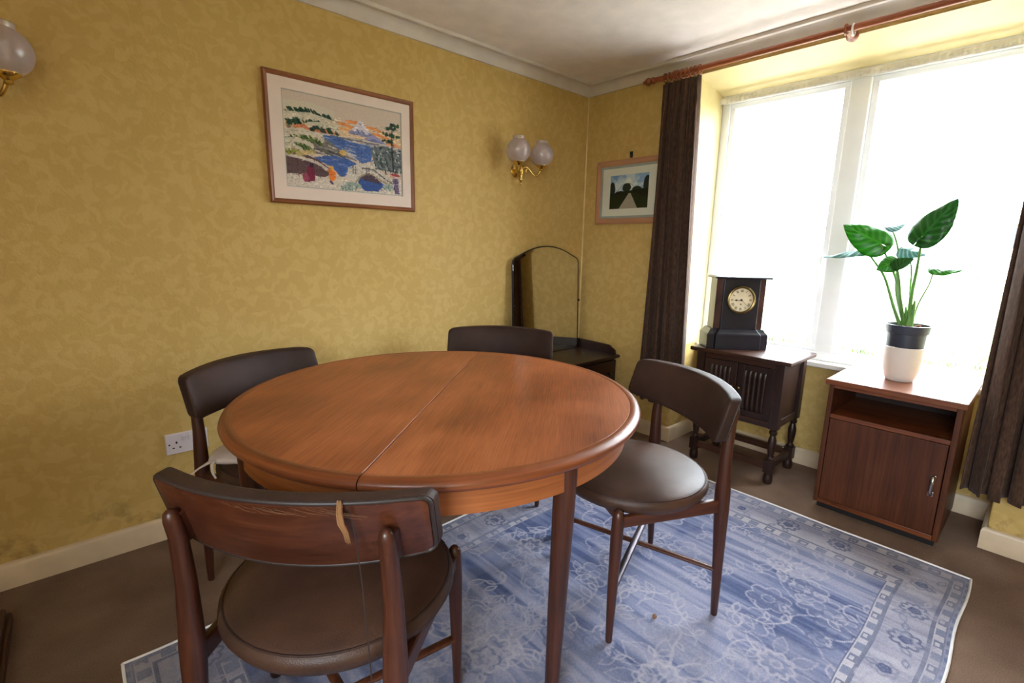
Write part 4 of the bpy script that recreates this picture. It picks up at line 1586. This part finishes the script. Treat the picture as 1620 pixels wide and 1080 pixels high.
S0 = (PX, PY + .012, .858)
leaf('leaf', (.02, -1.832, 1.252), (.035, -1.924, 1.408), .112, (-1, .25, .10), M_leafd, .12, .05, .15,
     [(PX, PY - .006, .855), (.035, -1.832, .985), (.03, -1.835, 1.12)], (.0095, .0032))
leaf('leaf', (0, -1.704, 1.222), (-.03, -1.556, 1.309), .118, (-.95, -.12, .45), M_leaf, .16, .05, .15,
     [(PX, PY + .010, .855), (.03, -1.795, .975), (.02, -1.768, 1.08)], (.0085, .0028))
leaf('leaf', (.09, -1.640, 1.204), (.02, -1.478, 1.165), .085, (-.12, .1, 1), M_leafs, .25, .04, .10,
     [(PX, PY + .022, .855), (.04, -1.775, .950), (.06, -1.72, 1.08), (.08, -1.655, 1.165)], (.0075, .0026))
leaf('leaf', (.11, -1.690, 1.300), (.14, -1.752, 1.325), .075, (-.4, .2, .9), M_leafs, .22, .08, .10,
     [(PX + .01, PY + .012, .855), (.06, -1.772, 1.02), (.09, -1.752, 1.18), (.105, -1.72, 1.27)], (.0055, .0024))
leaf('leaf', (.09, -1.765, 1.206), (.05, -1.852, 1.186), .075, (-.7, -.1, .75), M_leafs, .25, .10, .12,
     [(PX + .012, PY, .855), (.06, -1.822, 1.00), (.08, -1.806, 1.13)], (.004, .002))
leaf('leaf', (-.02, -1.764, 1.152), (-.045, -1.708, 1.112), .070, (-1, 0, .35), M_leaf, .18, .08, .12,
     [(PX, PY + .014, .855), (.02, -1.795, .990), (.0, -1.775, 1.10)], (.006, .0024))
leaf('leaf', (-.04, -1.778, 1.118), (.0, -1.824, 1.166), .058, (-.9, .4, .3), M_leafd, -.3, .05, .12,
     [(PX, PY + .008, .855), (.01, -1.80, .99), (-.02, -1.79, 1.07)], (.006, .0024))
leaf('leaf', (.0, -1.890, 1.122), (.02, -1.984, 1.122), .060, (-.45, -.05, .9), M_leaf, .15, .02, .10,
     [(PX + .008, PY - .012, .855), (.05, -1.856, .96), (.03, -1.885, 1.06)], (.0032, .0016))
# thick sheathing stem bases
for k, (dx, dy, h, r) in enumerate(((0, -.004, .13, .0135), (.004, .010, .10, .0125), (-.006, .004, .09, .012))):
    MB().tube([(dx, dy, .215), (dx, dy + .2 * dx, .245), (dx * 1.2, dy * 1.6 - .003 * k, .215 + h * .6), (dx * 1.4, dy * 2.0, .215 + h)], [r, r * .95, r * .7, .003], 12).build('stem_base', M_stem, pp_, smooth=60)


# ================================================================== DRESSER AND MIRROR IN THE CORNER
def make_dresser():
    x0, x1, y0, y1, zt = -.79, -.022, -.386, -.020, .490
    T = thing('low_dresser', 'low dark mahogany dresser with raised gallery in the corner', 'dresser', ((x0 + x1) / 2, (y0 + y1) / 2, 0))
    cx, cy = (x0 + x1) / 2, (y0 + y1) / 2
    X0, X1, Y0_, Y1_ = x0 - cx, x1 - cx, y0 - cy, y1 - cy
    MB().box(X0, X1, Y0_, Y1_, zt - .020, zt).build('top', M_mah_x, T, bevel=.006, seg=3)
    b = MB().box(X0 + .02, X1 - .015, Y1_ - .016, Y1_ - .002, zt, zt + .062)
    b.build('back_gallery', M_mah_x, T, bevel=.003)
    prof = [(Y1_ - .016, zt), (Y1_ - .016, zt + .062), (Y0_ + .085, zt + .058), (Y0_ + .070, zt + .054), (Y0_ + .060, zt + .044), (Y0_ + .045, zt + .038),
            (Y0_ + .030, zt + .028), (Y0_ + .026, zt + .014), (Y0_ + .022, zt)]
    for xx in (X1 - .028, X0 + .014):
        MB().prism(prof, lambda p: (xx, p[0], p[1]), lambda p: (xx + .014, p[0], p[1])).build('side_gallery', M_mah_x, T, bevel=.002)
    b = MB()
    b.box(X0 + .03, X1 - .02, Y0_ + .03, Y1_ - .01, .12, zt - .02)
    b.build('carcass', M_mah_z, T, bevel=.003)
    for xx in (X0 + .05, X1 - .04):
        for yy in (Y0_ + .045, Y1_ - .03):
            MB().lathe([(.014, 0), (.018, .01), (.016, .05), (.024, .09), (.024, .122)], 14, (xx, yy, 0)).build('foot', M_mah_z, T, smooth=40)
    w = (X1 - X0 - .07) / 2
    for k in range(2):
        for r in range(2):
            a = X0 + .04 + k * (w + .01)
            d = MB().box(a, a + w, Y0_ + .016, Y0_ + .032, .135 + r * .165, .29 + r * .165).build('drawer', M_mah_x, T, bevel=.004)
            for q in (.25, .75):
                MB().lathe([(.005, 0), (.006, -.010), (.014, -.016), (.015, -.024), (.006, -.028)], 14, (a + w * q, Y0_ + .016, .21 + r * .165), 'y').build('knob', M_mah_x, d, smooth=50)


make_dresser()


def make_mirror():
    # stands on the dresser, leans back against the wall; local X along the wall, Z up the glass
    T = thing('mirror', 'tall arched-top dressing mirror standing on the low dresser', 'mirror', (-.375, -.050, .4925))
    T.rotation_euler = (math.radians(-2.2), 0, math.radians(0.7))
    W, H0, H1 = .306, .602, .690
    P = [(-W + .012, 0), (W - .03, 0)]
    P += [(W - .03 + .03 * math.sin(a), .03 - .03 * math.cos(a)) for a in np.linspace(.2, PI / 2, 5)]
    # right shoulder, shallow ogee up to the arch, and mirrored
    R = [(W, H0 - .02), (W - .004, H0), (W - .020, H0 + .016), (W - .06, H0 + .030)]
    P += R
    top = [(x, H1 - (H1 - H0 - .030) * (abs(x) / (W - .06)) ** 2.0) for x in np.linspace(W - .10, -W + .10, 17)]
    P += top
    P += [(-x, z) for x, z in R[::-1]]
    P += [(-W, .012)]
    ctr = (0, .33)
    bevel = .016
    inn = []
    for x, z in P:
        sx = 1 - bevel / W
        inn.append((x * sx, ctr[1] + (z - ctr[1]) * (1 - bevel / .34)))
    n = len(P)
    # bevelled glass: outer ring set back 1.5 mm
    v = [(x, -.0055, z) for x, z in inn] + [(x, -.004, z) for x, z in P]
    f = [tuple(range(n))] + [(i, (i + 1) % n, n + (i + 1) % n, n + i) for i in range(n)]
    MB().add(v, f).build('glass', M_silver, T)
    MB().prism(P, lambda p: (p[0], -.0038, p[1]), lambda p: (p[0], .004, p[1])).build('backing', M_mirback, T)
    b = MB().tube([(x * 1.004, -.002, .33 + (z - .33) * 1.004) for x, z in P + P[:1]], .0042, 6, cap=False)
    b.build('edge_band', M_blackpaint, T, smooth=60)
    for s in (-1, 1):
        MB().lathe([(.004, 0), (.004, .008), (.008, .010), (.008, .020), (.003, .023)][::1], 12, (s * W, 0, .33), 'x').build('pivot_knob', M_blackpaint, T, smooth=50)


make_mirror()


# ================================================================== PICTURES
def frame_parts(T, hw, z0, z1, fw, dep, mh, mv, axis):
    """four mitred frame members; local u horizontal, z vertical, depth out of the wall"""
    def pt(u, z, d):
        return (u, -d, z) if axis == 'x' else (-d, u, z)
    sec = [(0, 0), (0, dep * .75), (fw * .25, dep), (fw * .75, dep * .8), (fw, dep * .55), (fw, 0)]
    for (a, c, dirn) in (((-hw, z0), (hw, z0), 'b'), ((hw, z0), (hw, z1), 'r'), ((hw, z1), (-hw, z1), 't'), ((-hw, z1), (-hw, z0), 'l')):
        cen = (0, (z0 + z1) / 2)
        v0, v1 = [], []
        for (q, d) in sec:
            def ins(p):
                return (p[0] - math.copysign(q, p[0]), p[1] - math.copysign(q, p[1] - cen[1]))
            v0.append(pt(*ins(a), d))
            v1.append(pt(*ins(c), d))
        n = len(sec)
        f = [tuple(range(n)), tuple(range(n, 2 * n))] + [(i, (i + 1) % n, n + (i + 1) % n, n + i) for i in range(n)]
        MB().add(v0 + v1, f).build('frame_member', mh if dirn in 'bt' else mv, T, smooth=30)


def bx(b, axis, u0, u1, d0, d1, z0, z1):
    if axis == 'x': b.box(u0, u1, -d1, -d0, z0, z1)
    else: b.box(-d1, -d0, u0, u1, z0, z1)
    return b


def mount(T, axis, hw, z0, z1, iu0, iu1, iz0, iz1, d0, d1, mat, name):
    b = MB()
    bx(b, axis, -hw, hw, d0, d1, z0, iz0)
    bx(b, axis, -hw, hw, d0, d1, iz1, z1)
    bx(b, axis, -hw, iu0, d0, d1, iz0, iz1)
    bx(b, axis, iu1, hw, d0, d1, iz0, iz1)
    return b.build(name, mat, T)


def paint_landscape():
    cv = Canvas(300, 212, (204, 186, 172))
    r = random.Random(2)
    asp = 170 / 240
    # sky glow
    cv.mix(np.clip(1 - np.abs(cv.Y - .34) / .13, 0, 1), (226, 190, 140), .6)
    for (x0, x1, y, wd, c) in ((.36, .56, .26, .022, (226, 138, 70)), (.50, .66, .22, .022, (222, 128, 66)), (.64, .80, .25, .02, (226, 140, 76)), (.70, .86, .315, .02, (224, 136, 80)),
                               (.10, .42, .365, .045, (206, 118, 82)), (.40, .58, .31, .018, (230, 160, 100)), (.86, .97, .40, .03, (220, 140, 96)), (.74, .9, .35, .012, (230, 176, 128))):
        cv.stroke([(x0, y), ((x0 + x1) / 2, y - .008), (x1, y + .02)], wd, c, .85, asp)
    # mountain
    cv.poly([(.50, .345), (.56, .27), (.600, .195), (.615, .178), (.632, .195), (.69, .285), (.76, .36)], (206, 200, 212))
    cv.poly([(.50, .345), (.54, .30), (.57, .315), (.59, .275), (.61, .315), (.63, .28), (.66, .32), (.70, .30), (.76, .36)], (132, 134, 176))
    cv.poly([(.64, .385), (.70, .33), (.74, .315), (.80, .36), (.84, .395)], (150, 146, 188))
    cv.poly([(.66, .395), (.73, .36), (.84, .40)], (108, 116, 170))
    # far shore, lake
    cv.poly([(0, .40), (.30, .385), (.6, .385), (.9, .41), (1, .42), (1, .52), (.3, .5), (0, .55)], (190, 180, 176))
    cv.stroke([(.36, .40), (.5, .41), (.66, .415), (.78, .42)], .006, (70, 62, 70), .8, asp)
    cv.poly([(.28, .41), (.42, .40), (.52, .435), (.70, .45), (.72, .52), (.70, .62), (.62, .66), (.52, .56), (.36, .52)], (76, 104, 168))
    cv.poly([(.22, .66), (.32, .62), (.44, .60), (.56, .66), (.60, .70), (.52, .78), (.44, .84), (.36, .74)], (70, 98, 164))
    for i in range(60):
        x, y = .25 + .48 * r.random(), .42 + .38 * r.random()
        if abs(y - .55) < .035: continue
        cv.stroke([(x, y), (x + .04, y + .004)], .008, r.choice(((98, 128, 190), (56, 80, 146), (150, 160, 196), (168, 160, 180))), .55, asp)
    # banks
    cv.poly([(.20, .50), (.34, .46), (.44, .54), (.58, .64), (.50, .62), (.36, .60), (.28, .62), (.10, .60)], (112, 106, 104))
    for i in range(24):
        x, y = .22 + .32 * r.random(), .49 + .12 * r.random()
        cv.stroke([(x, y), (x + .06, y + .02)], .008, r.choice(((206, 200, 190), (60, 60, 66), (150, 146, 140))), .7, asp)
    cv.ell(.46, .565, .028, .03, (206, 170, 100))
    cv.poly([(0, .62), (.12, .62), (.26, .68), (.38, .80), (.30, .86), (0, .86)], (96, 74, 78))
    cv.stroke([(0, .66), (.14, .68), (.24, .71), (.36, .80)], .022, (206, 196, 186), .9, asp)
    # snow foreground
    cv.poly([(0, .86), (.18, .84), (.34, .88), (.48, .82), (.56, .74), (.74, .70), (.88, .80), (1, .82), (1, 1), (0, 1)], (206, 194, 182))
    # arched bridge
    cv.poly([(.50, .72), (.60, .66), (.72, .66), (.84, .78), (.92, .86), (.82, .88), (.74, .78), (.64, .76), (.56, .86), (.48, .82)], (198, 190, 182))
    cv.poly([(.57, .90), (.60, .82), (.66, .77), (.72, .78), (.78, .84), (.82, .88), (.76, .96), (.64, .97)], (58, 86, 150))
    cv.poly([(.60, .83), (.66, .77), (.72, .78), (.79, .85), (.76, .87), (.66, .85)], (78, 62, 76))
    cv.stroke([(.56, .88), (.60, .81), (.66, .765), (.72, .77), (.79, .83), (.86, .87)], .012, (150, 128, 100), .9, asp)
    cv.stroke([(.62, .71), (.72, .71), (.82, .80), (.90, .85)], .008, (60, 58, 62), .8, asp)
    for x in (.54, .56, .66, .68): cv.stroke([(x, .70), (x, .78)], .010, (92, 88, 92), .8, asp)
    # boulders
    for (x, y, a, b_) in ((.53, .92, .08, .04), (.86, .90, .06, .04), (.48, .96, .05, .03)):
        cv.ell(x, y, a, b_, (150, 162, 156))
        for i in range(14): cv.stroke([(x - a + 2 * a * r.random(), y - b_ * .7 + 1.4 * b_ * r.random())] * 2, .012, r.choice(((206, 206, 196), (84, 104, 96))), .7, asp)
    # left pine: drifts of green needles with snow on top
    def drift(x0, x1, y, th, n, greens):
        cv.stroke([(x0, y - th * .2), ((x0 + x1) / 2, y - th * .6), (x1, y)], th * .9, (206, 196, 178), .9, asp)
        for i in range(n):
            x = x0 + (x1 - x0) * r.random()
            yy = y + th * (.1 + .7 * r.random()) - th * .4 * math.sin(PI * (x - x0) / (x1 - x0))
            cv.stroke([(x, yy), (x + .012, yy + .024)], .011, r.choice(greens), .9, asp)
    G1 = ((32, 62, 48), (44, 78, 50), (24, 46, 44))
    G2 = ((70, 96, 44), (92, 112, 50), (44, 70, 44))
    cv.stroke([(.03, .26), (.05, .40), (.03, .56)], .03, (108, 84, 70), .8, asp)
    drift(.02, .37, .175, .07, 60, G1)
    drift(.02, .40, .285, .07, 70, G1)
    drift(.20, .42, .335, .05, 30, G1)
    drift(.01, .28, .455, .07, 46, G2)
    drift(.01, .20, .545, .06, 40, G2)
    drift(.01, .12, .60, .05, 20, ((140, 140, 60), (92, 112, 50)))
    cv.stroke([(.10, .64), (.22, .60)], .035, (198, 176, 120), .8, asp)
    # right wood and tall pine
    cv.poly([(.70, .46), (.82, .42), (1, .46), (1, .72), (.74, .70)], (104, 112, 118))
    for i in range(90):
        x, y = .72 + .27 * r.random(), .44 + .27 * r.random()
        cv.stroke([(x, y), (x + .012 * r.random(), y + .03 * r.random())], .012, r.choice(((52, 70, 66), (40, 56, 60), (150, 156, 160), (84, 92, 104), (196, 192, 188))), .85, asp)
    cv.stroke([(.905, .17), (.90, .40), (.91, .70)], .014, (54, 46, 48), .9, asp)
    for (x, y, wd) in ((.93, .16, .04), (.90, .21, .05), (.87, .28, .05), (.92, .30, .05), (.86, .36, .045)):
        for i in range(12):
            cv.stroke([(x - wd + 2 * wd * r.random(), y + .03 * (r.random() - .5))] * 2, .020, r.choice(G1), .85, asp)
    # walkers and the parasol
    cv.poly([(.17, .76), (.205, .74), (.225, .82), (.22, .91), (.16, .93), (.14, .90)], (118, 38, 66))
    cv.ell(.20, .745, .018, .025, (54, 36, 60))
    cv.ell(.15, .88, .024, .05, (150, 70, 96))
    cv.poly([(.33, .77), (.355, .745), (.385, .79), (.395, .86), (.36, .90), (.335, .87)], (220, 120, 48))
    cv.ell(.358, .748, .018, .022, (214, 160, 90))
    cv.stroke([(.345, .90), (.36, .92)], .016, (84, 60, 84), .9, asp)
    cv.poly([(.87, .745), (.92, .72), (.99, .755), (.93, .765)], (160, 66, 70))
    cv.poly([(.90, .79), (.95, .79), (.965, .97), (.92, .97)], (108, 92, 124))
    for i in range(16): cv.stroke([(.91 + .05 * r.random(), .80 + .16 * r.random())] * 2, .010, r.choice(((60, 50, 84), (170, 110, 96), (150, 150, 190))), .8, asp)
    # short stitches that break up every flat area
    for i in range(2600):
        x, y = r.random(), .2 + .8 * r.random()
        px = cv.a[min(211, int(y * 212)), min(299, int(x * 300))]
        k = .72 + .5 * r.random()
        an = r.random() * PI if y > .5 else (r.random() - .5) * .8
        l = .008 + .012 * r.random()
        cv.stroke([(x, y), (x + l * math.cos(an), y + l * math.sin(an))], .0045, np.clip(px * k, 0, 255), .8, asp)
    cv.a += (RNG.random((212, 300, 1)) - .5) * 16
    return cv


def picture_one():
    x0, x1, z0, z1 = -2.018, -1.334, 1.344, 1.862
    T = thing('framed_embroidery', 'large brown-framed embroidery of a snowy lake and mountain on the yellow wall', 'picture', ((x0 + x1) / 2, 0, z0))
    hw, H = (x1 - x0) / 2, z1 - z0
    frame_parts(T, hw, 0, H, .019, .020, M_frame1, M_frame1v, 'x')
    iu0, iu1, iz0, iz1 = -.272, .278, .070, .456
    bx(MB(), 'x', -hw + .01, hw - .01, .001, .005, .01, H - .01).build('backboard', M_mirback, T)
    mount(T, 'x', hw - .015, .015, H - .015, iu0, iu1, iz0, iz1, .0075, .0095, M_mount, 'mount')
    mount(T, 'x', .29, iz0 - .006, iz1 + .006, iu0 + .004, iu1 - .004, iz0 + .004, iz1 - .004, .0060, .0074, M_slip, 'mount_slip')
    cv = paint_landscape()
    a, c = iu0 - .002, iu1 + .002
    canvas_sheet(cv, 'embroidery', M_print, lambda u, v: np.stack([a + (c - a) * u, np.full_like(u, -.0058), iz1 + .002 - (iz1 - iz0 + .004) * v], -1), T)


picture_one()


def picture_two():
    y0, y1, z0, z1 = -.110, -.612, 1.335, 1.728
    T = thing('framed_photograph', 'tan-framed photograph of a tree-lined path beside the brown curtain', 'picture', (0, (y0 + y1) / 2, z0))
    hw, H = (y0 - y1) / 2, z1 - z0
    frame_parts(T, hw, 0, H, .036, .020, M_frame2, M_frame2v, 'y')
    iw, iz0, iz1 = .143, .094, .300
    bx(MB(), 'y', -hw + .01, hw - .01, .001, .005, .01, H - .01).build('backboard', M_mirback, T)
    mount(T, 'y', hw - .034, .034, H - .034, -hw + .050, hw - .050, .050, H - .050, .0085, .0115, M_slip, 'inner_slip')
    mount(T, 'y', hw - .040, .040, H - .040, -iw, iw, iz0, iz1, .0062, .0082, M_mount2, 'mount')
    cv = Canvas(120, 86, (150, 176, 214))
    cl = vnoise(120, 86, 7, 6, 31) * .6 + vnoise(120, 86, 18, 14, 32) * .4
    cv.mix(np.clip((cl - .42) * 4, 0, 1) * (cv.Y < .62), (226, 228, 230), .9)
    cv.mix(np.clip(1 - np.hypot((cv.X - .52) * 1.3, (cv.Y - .18)) / .3, 0, 1), (246, 240, 222), .8)
    cv.mix(np.clip((.25 - cv.Y) * 4, 0, 1) * (cv.X < .4), (92, 128, 184), .5)
    cv.poly([(0, .55), (.3, .50), (.55, .47), (.8, .44), (1, .42), (1, 1), (0, 1)], (44, 50, 26))
    cv.poly([(.25, 1), (.5, .55), (.55, .55), (.74, 1)], (176, 160, 146))
    for (cx, cy, rx, ry) in ((.44, .38, .11, .13), (.06, .42, .08, .22), (.70, .45, .12, .09), (.95, .34, .09, .26), (.28, .53, .14, .06), (.86, .55, .14, .10)):
        cv.ell(cx, cy, rx, ry, (36, 38, 24), .9)
    cv.stroke([(.2, .46), (.32, .30), (.5, .26), (.62, .34)], .012, (50, 46, 34), .4)
    cv.a += (RNG.random((86, 120, 1)) - .5) * 18
    # seen from the room the viewer's left is +y
    canvas_sheet(cv, 'photo', M_photo, lambda u, v: np.stack([np.full_like(u, -.0055), iw + .002 - 2 * (iw + .002) * u, iz1 + .002 - (iz1 - iz0 + .004) * v], -1), T)
    bx(MB(), 'y', -hw + .034, hw - .034, .0122, .0136, .034, H - .034).build('glazing', M_picglass, T)
    b = MB().tube([(-.010, 0, H - .002), (-.008, 0, H + .012)], .0016, 6)
    b.torus((-.008, 0, H + .016), .005, .0014, 'x', 12, 6)
    b.build('hanging_ring', M_oldbrass, T, smooth=60)


picture_two()
b = MB().box(-.004, 0, -.010, .010, -.018, .018)
b.tube([(-.003, 0, -.004), (-.014, 0, -.010), (-.016, 0, .0)], .002, 6)
hk = b.build('picture_hook', M_blackpaint, bevel=.001)
hk.location = (0, -.361, 1.752)
tag(hk, 'small dark picture hook above the tan-framed photograph', 'hook')


# ================================================================== WALL LIGHTS
def make_sconce():
    T = thing('wall_light', '', 'wall light')
    b = MB().lathe([(.040, 0), (.040, -.004), (.034, -.009), (.018, -.014), (.012, -.030), (.013, -.034)], 28, (0, 0, -.02), 'y')
    b.build('wall_plate', M_brass, T, smooth=40)
    b = MB().lathe([(.003, -.105), (.007, -.098), (.004, -.090), (.010, -.080), (.013, -.068), (.009, -.058), (.012, -.046), (.018, -.030), (.018, -.014), (.012, -.002), (.006, .008), (.003, .016)], 20, (0, -.045, 0))
    b.build('turned_body', M_brass, T, smooth=50)
    for s in (-1, 1):
        dx, dy = s * .0925 / .0925, -.075 / .0925
        L = .0925
        P = []
        for k in range(22):
            t = k / 21
            q = t
            z = -.022 + .022 * math.sin(2 * PI * t) - .012 * t + (.032 * max(0, (t - .72) / .28) ** 1.5)
            P.append((s * L * q, -.045 - .075 * q, z))
        arm = MB().tube(P, .0058, 10)
        # scroll
        c = (s * L * .34, -.045 - .075 * .34, -.026)
        arm.tube([(c[0] + s * .017 * math.cos(a) * (1 - a / 9) * .77, c[1] - .017 * math.cos(a) * (1 - a / 9) * .62, c[2] + .017 * math.sin(a) * (1 - a / 9)) for a in np.linspace(.6, 5.2, 16)], [.0055 - .0002 * k for k in range(16)], 8)
        ao = arm.build('arm', M_brass, T, smooth=60)
        gx, gy = s * L, -.120
        MB().lathe([(.006, -.024), (.012, -.020), (.010, -.012), (.020, -.004), (.031, .004), (.032, .010), (.027, .010), (.020, .004), (.002, .002)], 24, (gx, gy, 0)).build('cup', M_brass, ao, smooth=45)
        R, zc = .0665, .068
        pr = []
        for a in np.linspace(-65, 62, 22):
            a = math.radians(a)
            pr.append((R * math.cos(a), zc + R * math.sin(a)))
        zt = pr[-1][1]
        pr += [(.032, zt + .004), (.033, zt + .013), (.035, zt + .016)]
        MB().lathe(pr, 36, (gx, gy, 0), cap=False).build('globe_shade', M_frost, ao, smooth=60, solid=.0016)
        MB().lathe([(.010, .004), (.011, .038), (.009, .040), (.012, .052), (.017, .068), (.014, .086), (.006, .102), (.002, .106)], 16, (gx, gy, 0)).build('bulb', M_planter, ao, smooth=60)
    return T


s1 = make_sconce()
s2 = copy_tree(s1)
s1.location = (-.6375, 0, 1.640)
s2.location = (-2.835, 0, 1.640)
tag(s1, 'brass twin-globe wall light between the embroidery and the corner', 'wall light', 'brass wall lights')
tag(s2, 'brass wall light with frosted globe cut off at the left edge', 'wall light', 'brass wall lights')


# ================================================================== CURTAINS
def pole():
    x, z = -.100, 2.112
    T = thing('curtain_pole', 'reddish wooden curtain pole with turned finials above the window', 'curtain pole', (x, -1.48, z))
    y0, y1 = -.555 + 1.48, -2.42 + 1.48
    MB().tube([(0, y0, 0), (0, y1, 0)], .0135, 18).build('rod', M_pole, T, smooth=50)
    for s, ye in ((1, y0), (-1, y1)):
        pr = [(.0135, 0), (.018, .004), (.018, .012), (.011, .018), (.013, .024), (.020, .032), (.0215, .040), (.018, .050), (.010, .056), (.009, .060), (.0105, .066), (.006, .072), (.002, .074)]
        b = MB().lathe([(r, h * s) for r, h in pr], 20, (0, ye, 0), 'y')
        b.build('finial', M_pole, T, smooth=45)
    for yy in (0.0, y0 - .15 + .02, y1 + .15):
        b = MB().lathe([(.024, .100), (.024, .088), (.016, .080), (.012, .060), (.011, .020)], 18, (0, yy, .0), 'x')
        br = b.build('bracket', M_pole, T, smooth=45)
        MB().torus((0, yy, 0), .0185, .005, 'y', 20, 8).build('bracket_cup', M_pole, br, smooth=60)
    return T


pole()
rg1 = MB().torus((0, 0, 0), .0215, .0038, 'y', 24, 8)
ro = rg1.build('spare_ring', M_upvc, smooth=60)
ro.location = (-.100, -1.508, 2.1035)
tag(ro, 'pale spare curtain ring hanging at the middle of the pole', 'curtain ring')


def curtain(name, label, y_top, y_bot, folds, ztop, zhem, x0, nr, seed, group):
    r = random.Random(seed)
    ym = (y_top[0] + y_top[1]) / 2
    T = thing(name, label, 'curtain', (x0, ym, zhem), group=group)
    ph = [r.random() * .5 for _ in range(folds + 2)]
    H = ztop - zhem

    def pos(u, v):                      # u across, v up
        y = (y_bot[0] + (y_bot[1] - y_bot[0]) * u) * (1 - v) + (y_top[0] + (y_top[1] - y_top[0]) * u) * v
        # pleated head
        a = folds * 2 * PI * u
        k = int(u * folds)
        amp = (.036 + .010 * math.sin(3.1 * k + seed)) * (1 - .35 * v) * (.8 if v > .93 else 1)
        if v > .985: amp *= .75
        x = amp * math.sin(a + .5 * math.sin(2.3 * v + k)) + .006 * math.sin(2 * a + 3 * v)
        yy = y + .010 * math.sin(2 * a + 1.3 * v + seed) * (1 - .5 * v)
        if .925 < v < .945: x *= .82
        return (x, yy - ym, v * H + (.006 * math.sin(a * .5) if v < .02 else 0))
    b = MB().grid(pos, folds * 18 + 1, 46)
    cl = b.build('cloth', M_curtain, T, smooth=80, solid=.004)
    for i in range(nr):
        u = (i + .5) / nr
        y = y_top[0] + (y_top[1] - y_top[0]) * (u if nr > 3 else u)
        rg = MB().torus((0, y - ym, 2.112 - zhem - .004), .0215, .0038, 'y', 22, 8)
        ro = rg.build('curtain_ring', M_pole, T, smooth=60)
        MB().tube([(0, y - ym, 2.112 - zhem - .026), (0, y - ym, H - .012)], .0016, 6).build('ring_hook', M_oldbrass, ro)
    return T


curtain('curtain', 'dark brown pleated curtain left of the window beside the photograph', (-.612, -.838), (-.590, -.905), 5, 2.078, .268, -.100, 9, 1, 'brown window curtains')
curtain('curtain', 'dark brown curtain at the right edge behind the oak bedside cabinet', (-2.122, -2.40), (-2.122, -2.46), 6, 2.078, .255, -.100, 9, 2, 'brown window curtains')


def net():
    x0 = .272
    T = thing('net_curtain', 'sheer white net curtain hung across the window', 'net curtain', (x0, -1.485, .70))
    z0, z1 = .0, 1.335
    ya, yb = .718, -.718
    r = random.Random(8)
    gath = [(.18, .05), (.44, .03), (.74, .07), (.93, .04)]

    def pos(u, v):
        y = ya + (yb - ya) * u
        g = sum(math.exp(-((u - c) / w) ** 2) for c, w in gath)
        x = .0045 * math.sin(u * 92 + 1.2 * math.sin(v * 3 + u * 9)) * (.5 + 1.6 * g) + .004 * math.sin(u * 31 + v * 2)
        x -= .016 * (1 - v)
        yy = y + .006 * g * math.sin(u * 150)
        return (x, yy, z0 + (z1 - z0) * v + (.004 * math.sin(u * 37) if v < .01 else 0))
    MB().grid(pos, 320, 20).build('net', M_net, T, smooth=80)
    MB().grid(lambda u, v: (.003 * math.sin(u * 330) - .001, ya + (yb - ya) * u, z1 - .022 + .034 * v), 500, 4).build('gathered_heading', M_header, T, smooth=80, solid=.0012)
    MB().tube([(0, .723, z1 - .004), (0, -.723, z1 - .004)], .0025, 6).build('curtain_wire', M_upvc, T, smooth=60)
    for yy in (.7235, -.7235, 0.03):
        MB().lathe([(.0075, .0), (.0075, .004), (.004, .006), (.003, .034)], 12, (0.006, yy, z1 - .002), 'x').build('hook', M_oldbrass, T, smooth=50)


net()


# ================================================================== SOCKET AND HEARTH KERB
def socket():
    T = thing('wall_socket', 'white double wall socket low on the yellow wall', 'socket', (-2.400, 0, .345))
    b = MB().hexa([(-.073, 0, 0), (.073, 0, 0), (.073, 0, .086), (-.073, 0, .086)], [(-.071, -.010, .002), (.071, -.010, .002), (.071, -.010, .084), (-.071, -.010, .084)])
    b.build('face_plate', M_socket, T, bevel=.003, seg=3)
    for s in (-1, 1):
        c = s * .036
        MB().box(c - .003, c + .003, -.0108, -.009, .044, .0525).build('earth_slot', M_hole, T)
        for q in (-.011, .011):
            MB().box(c + q - .0035, c + q + .0035, -.0108, -.009, .0245, .0295).build('pin_slot', M_hole, T)
        MB().hexa([(s * .010 - .006, -.009, .050), (s * .010 + .006, -.009, .050), (s * .010 + .006, -.009, .072), (s * .010 - .006, -.009, .072)],
                  [(s * .010 - .005, -.0125, .051), (s * .010 + .005, -.0125, .051), (s * .010 + .005, -.0155, .071), (s * .010 - .005, -.0155, .071)]).build('rocker_switch', M_socket, T, bevel=.001)
        MB().lathe([(.003, -.009), (.003, -.0112)], 10, (s * .060, 0, .043), 'y').build('screw', M_hole, T)


socket()

T = thing('wooden_plinth', 'low dark brown wooden plinth on the carpet at the far left edge', 'plinth', (-3.24, -.62, 0))
MB().box(-.31, .31, -.40, .40, 0, .035).build('plinth_base', M_hearth, T, bevel=.006)
MB().box(-.30, .30, -.39, .39, .035, .062).build('plinth_top', M_hearth, T, bevel=.010, seg=3)
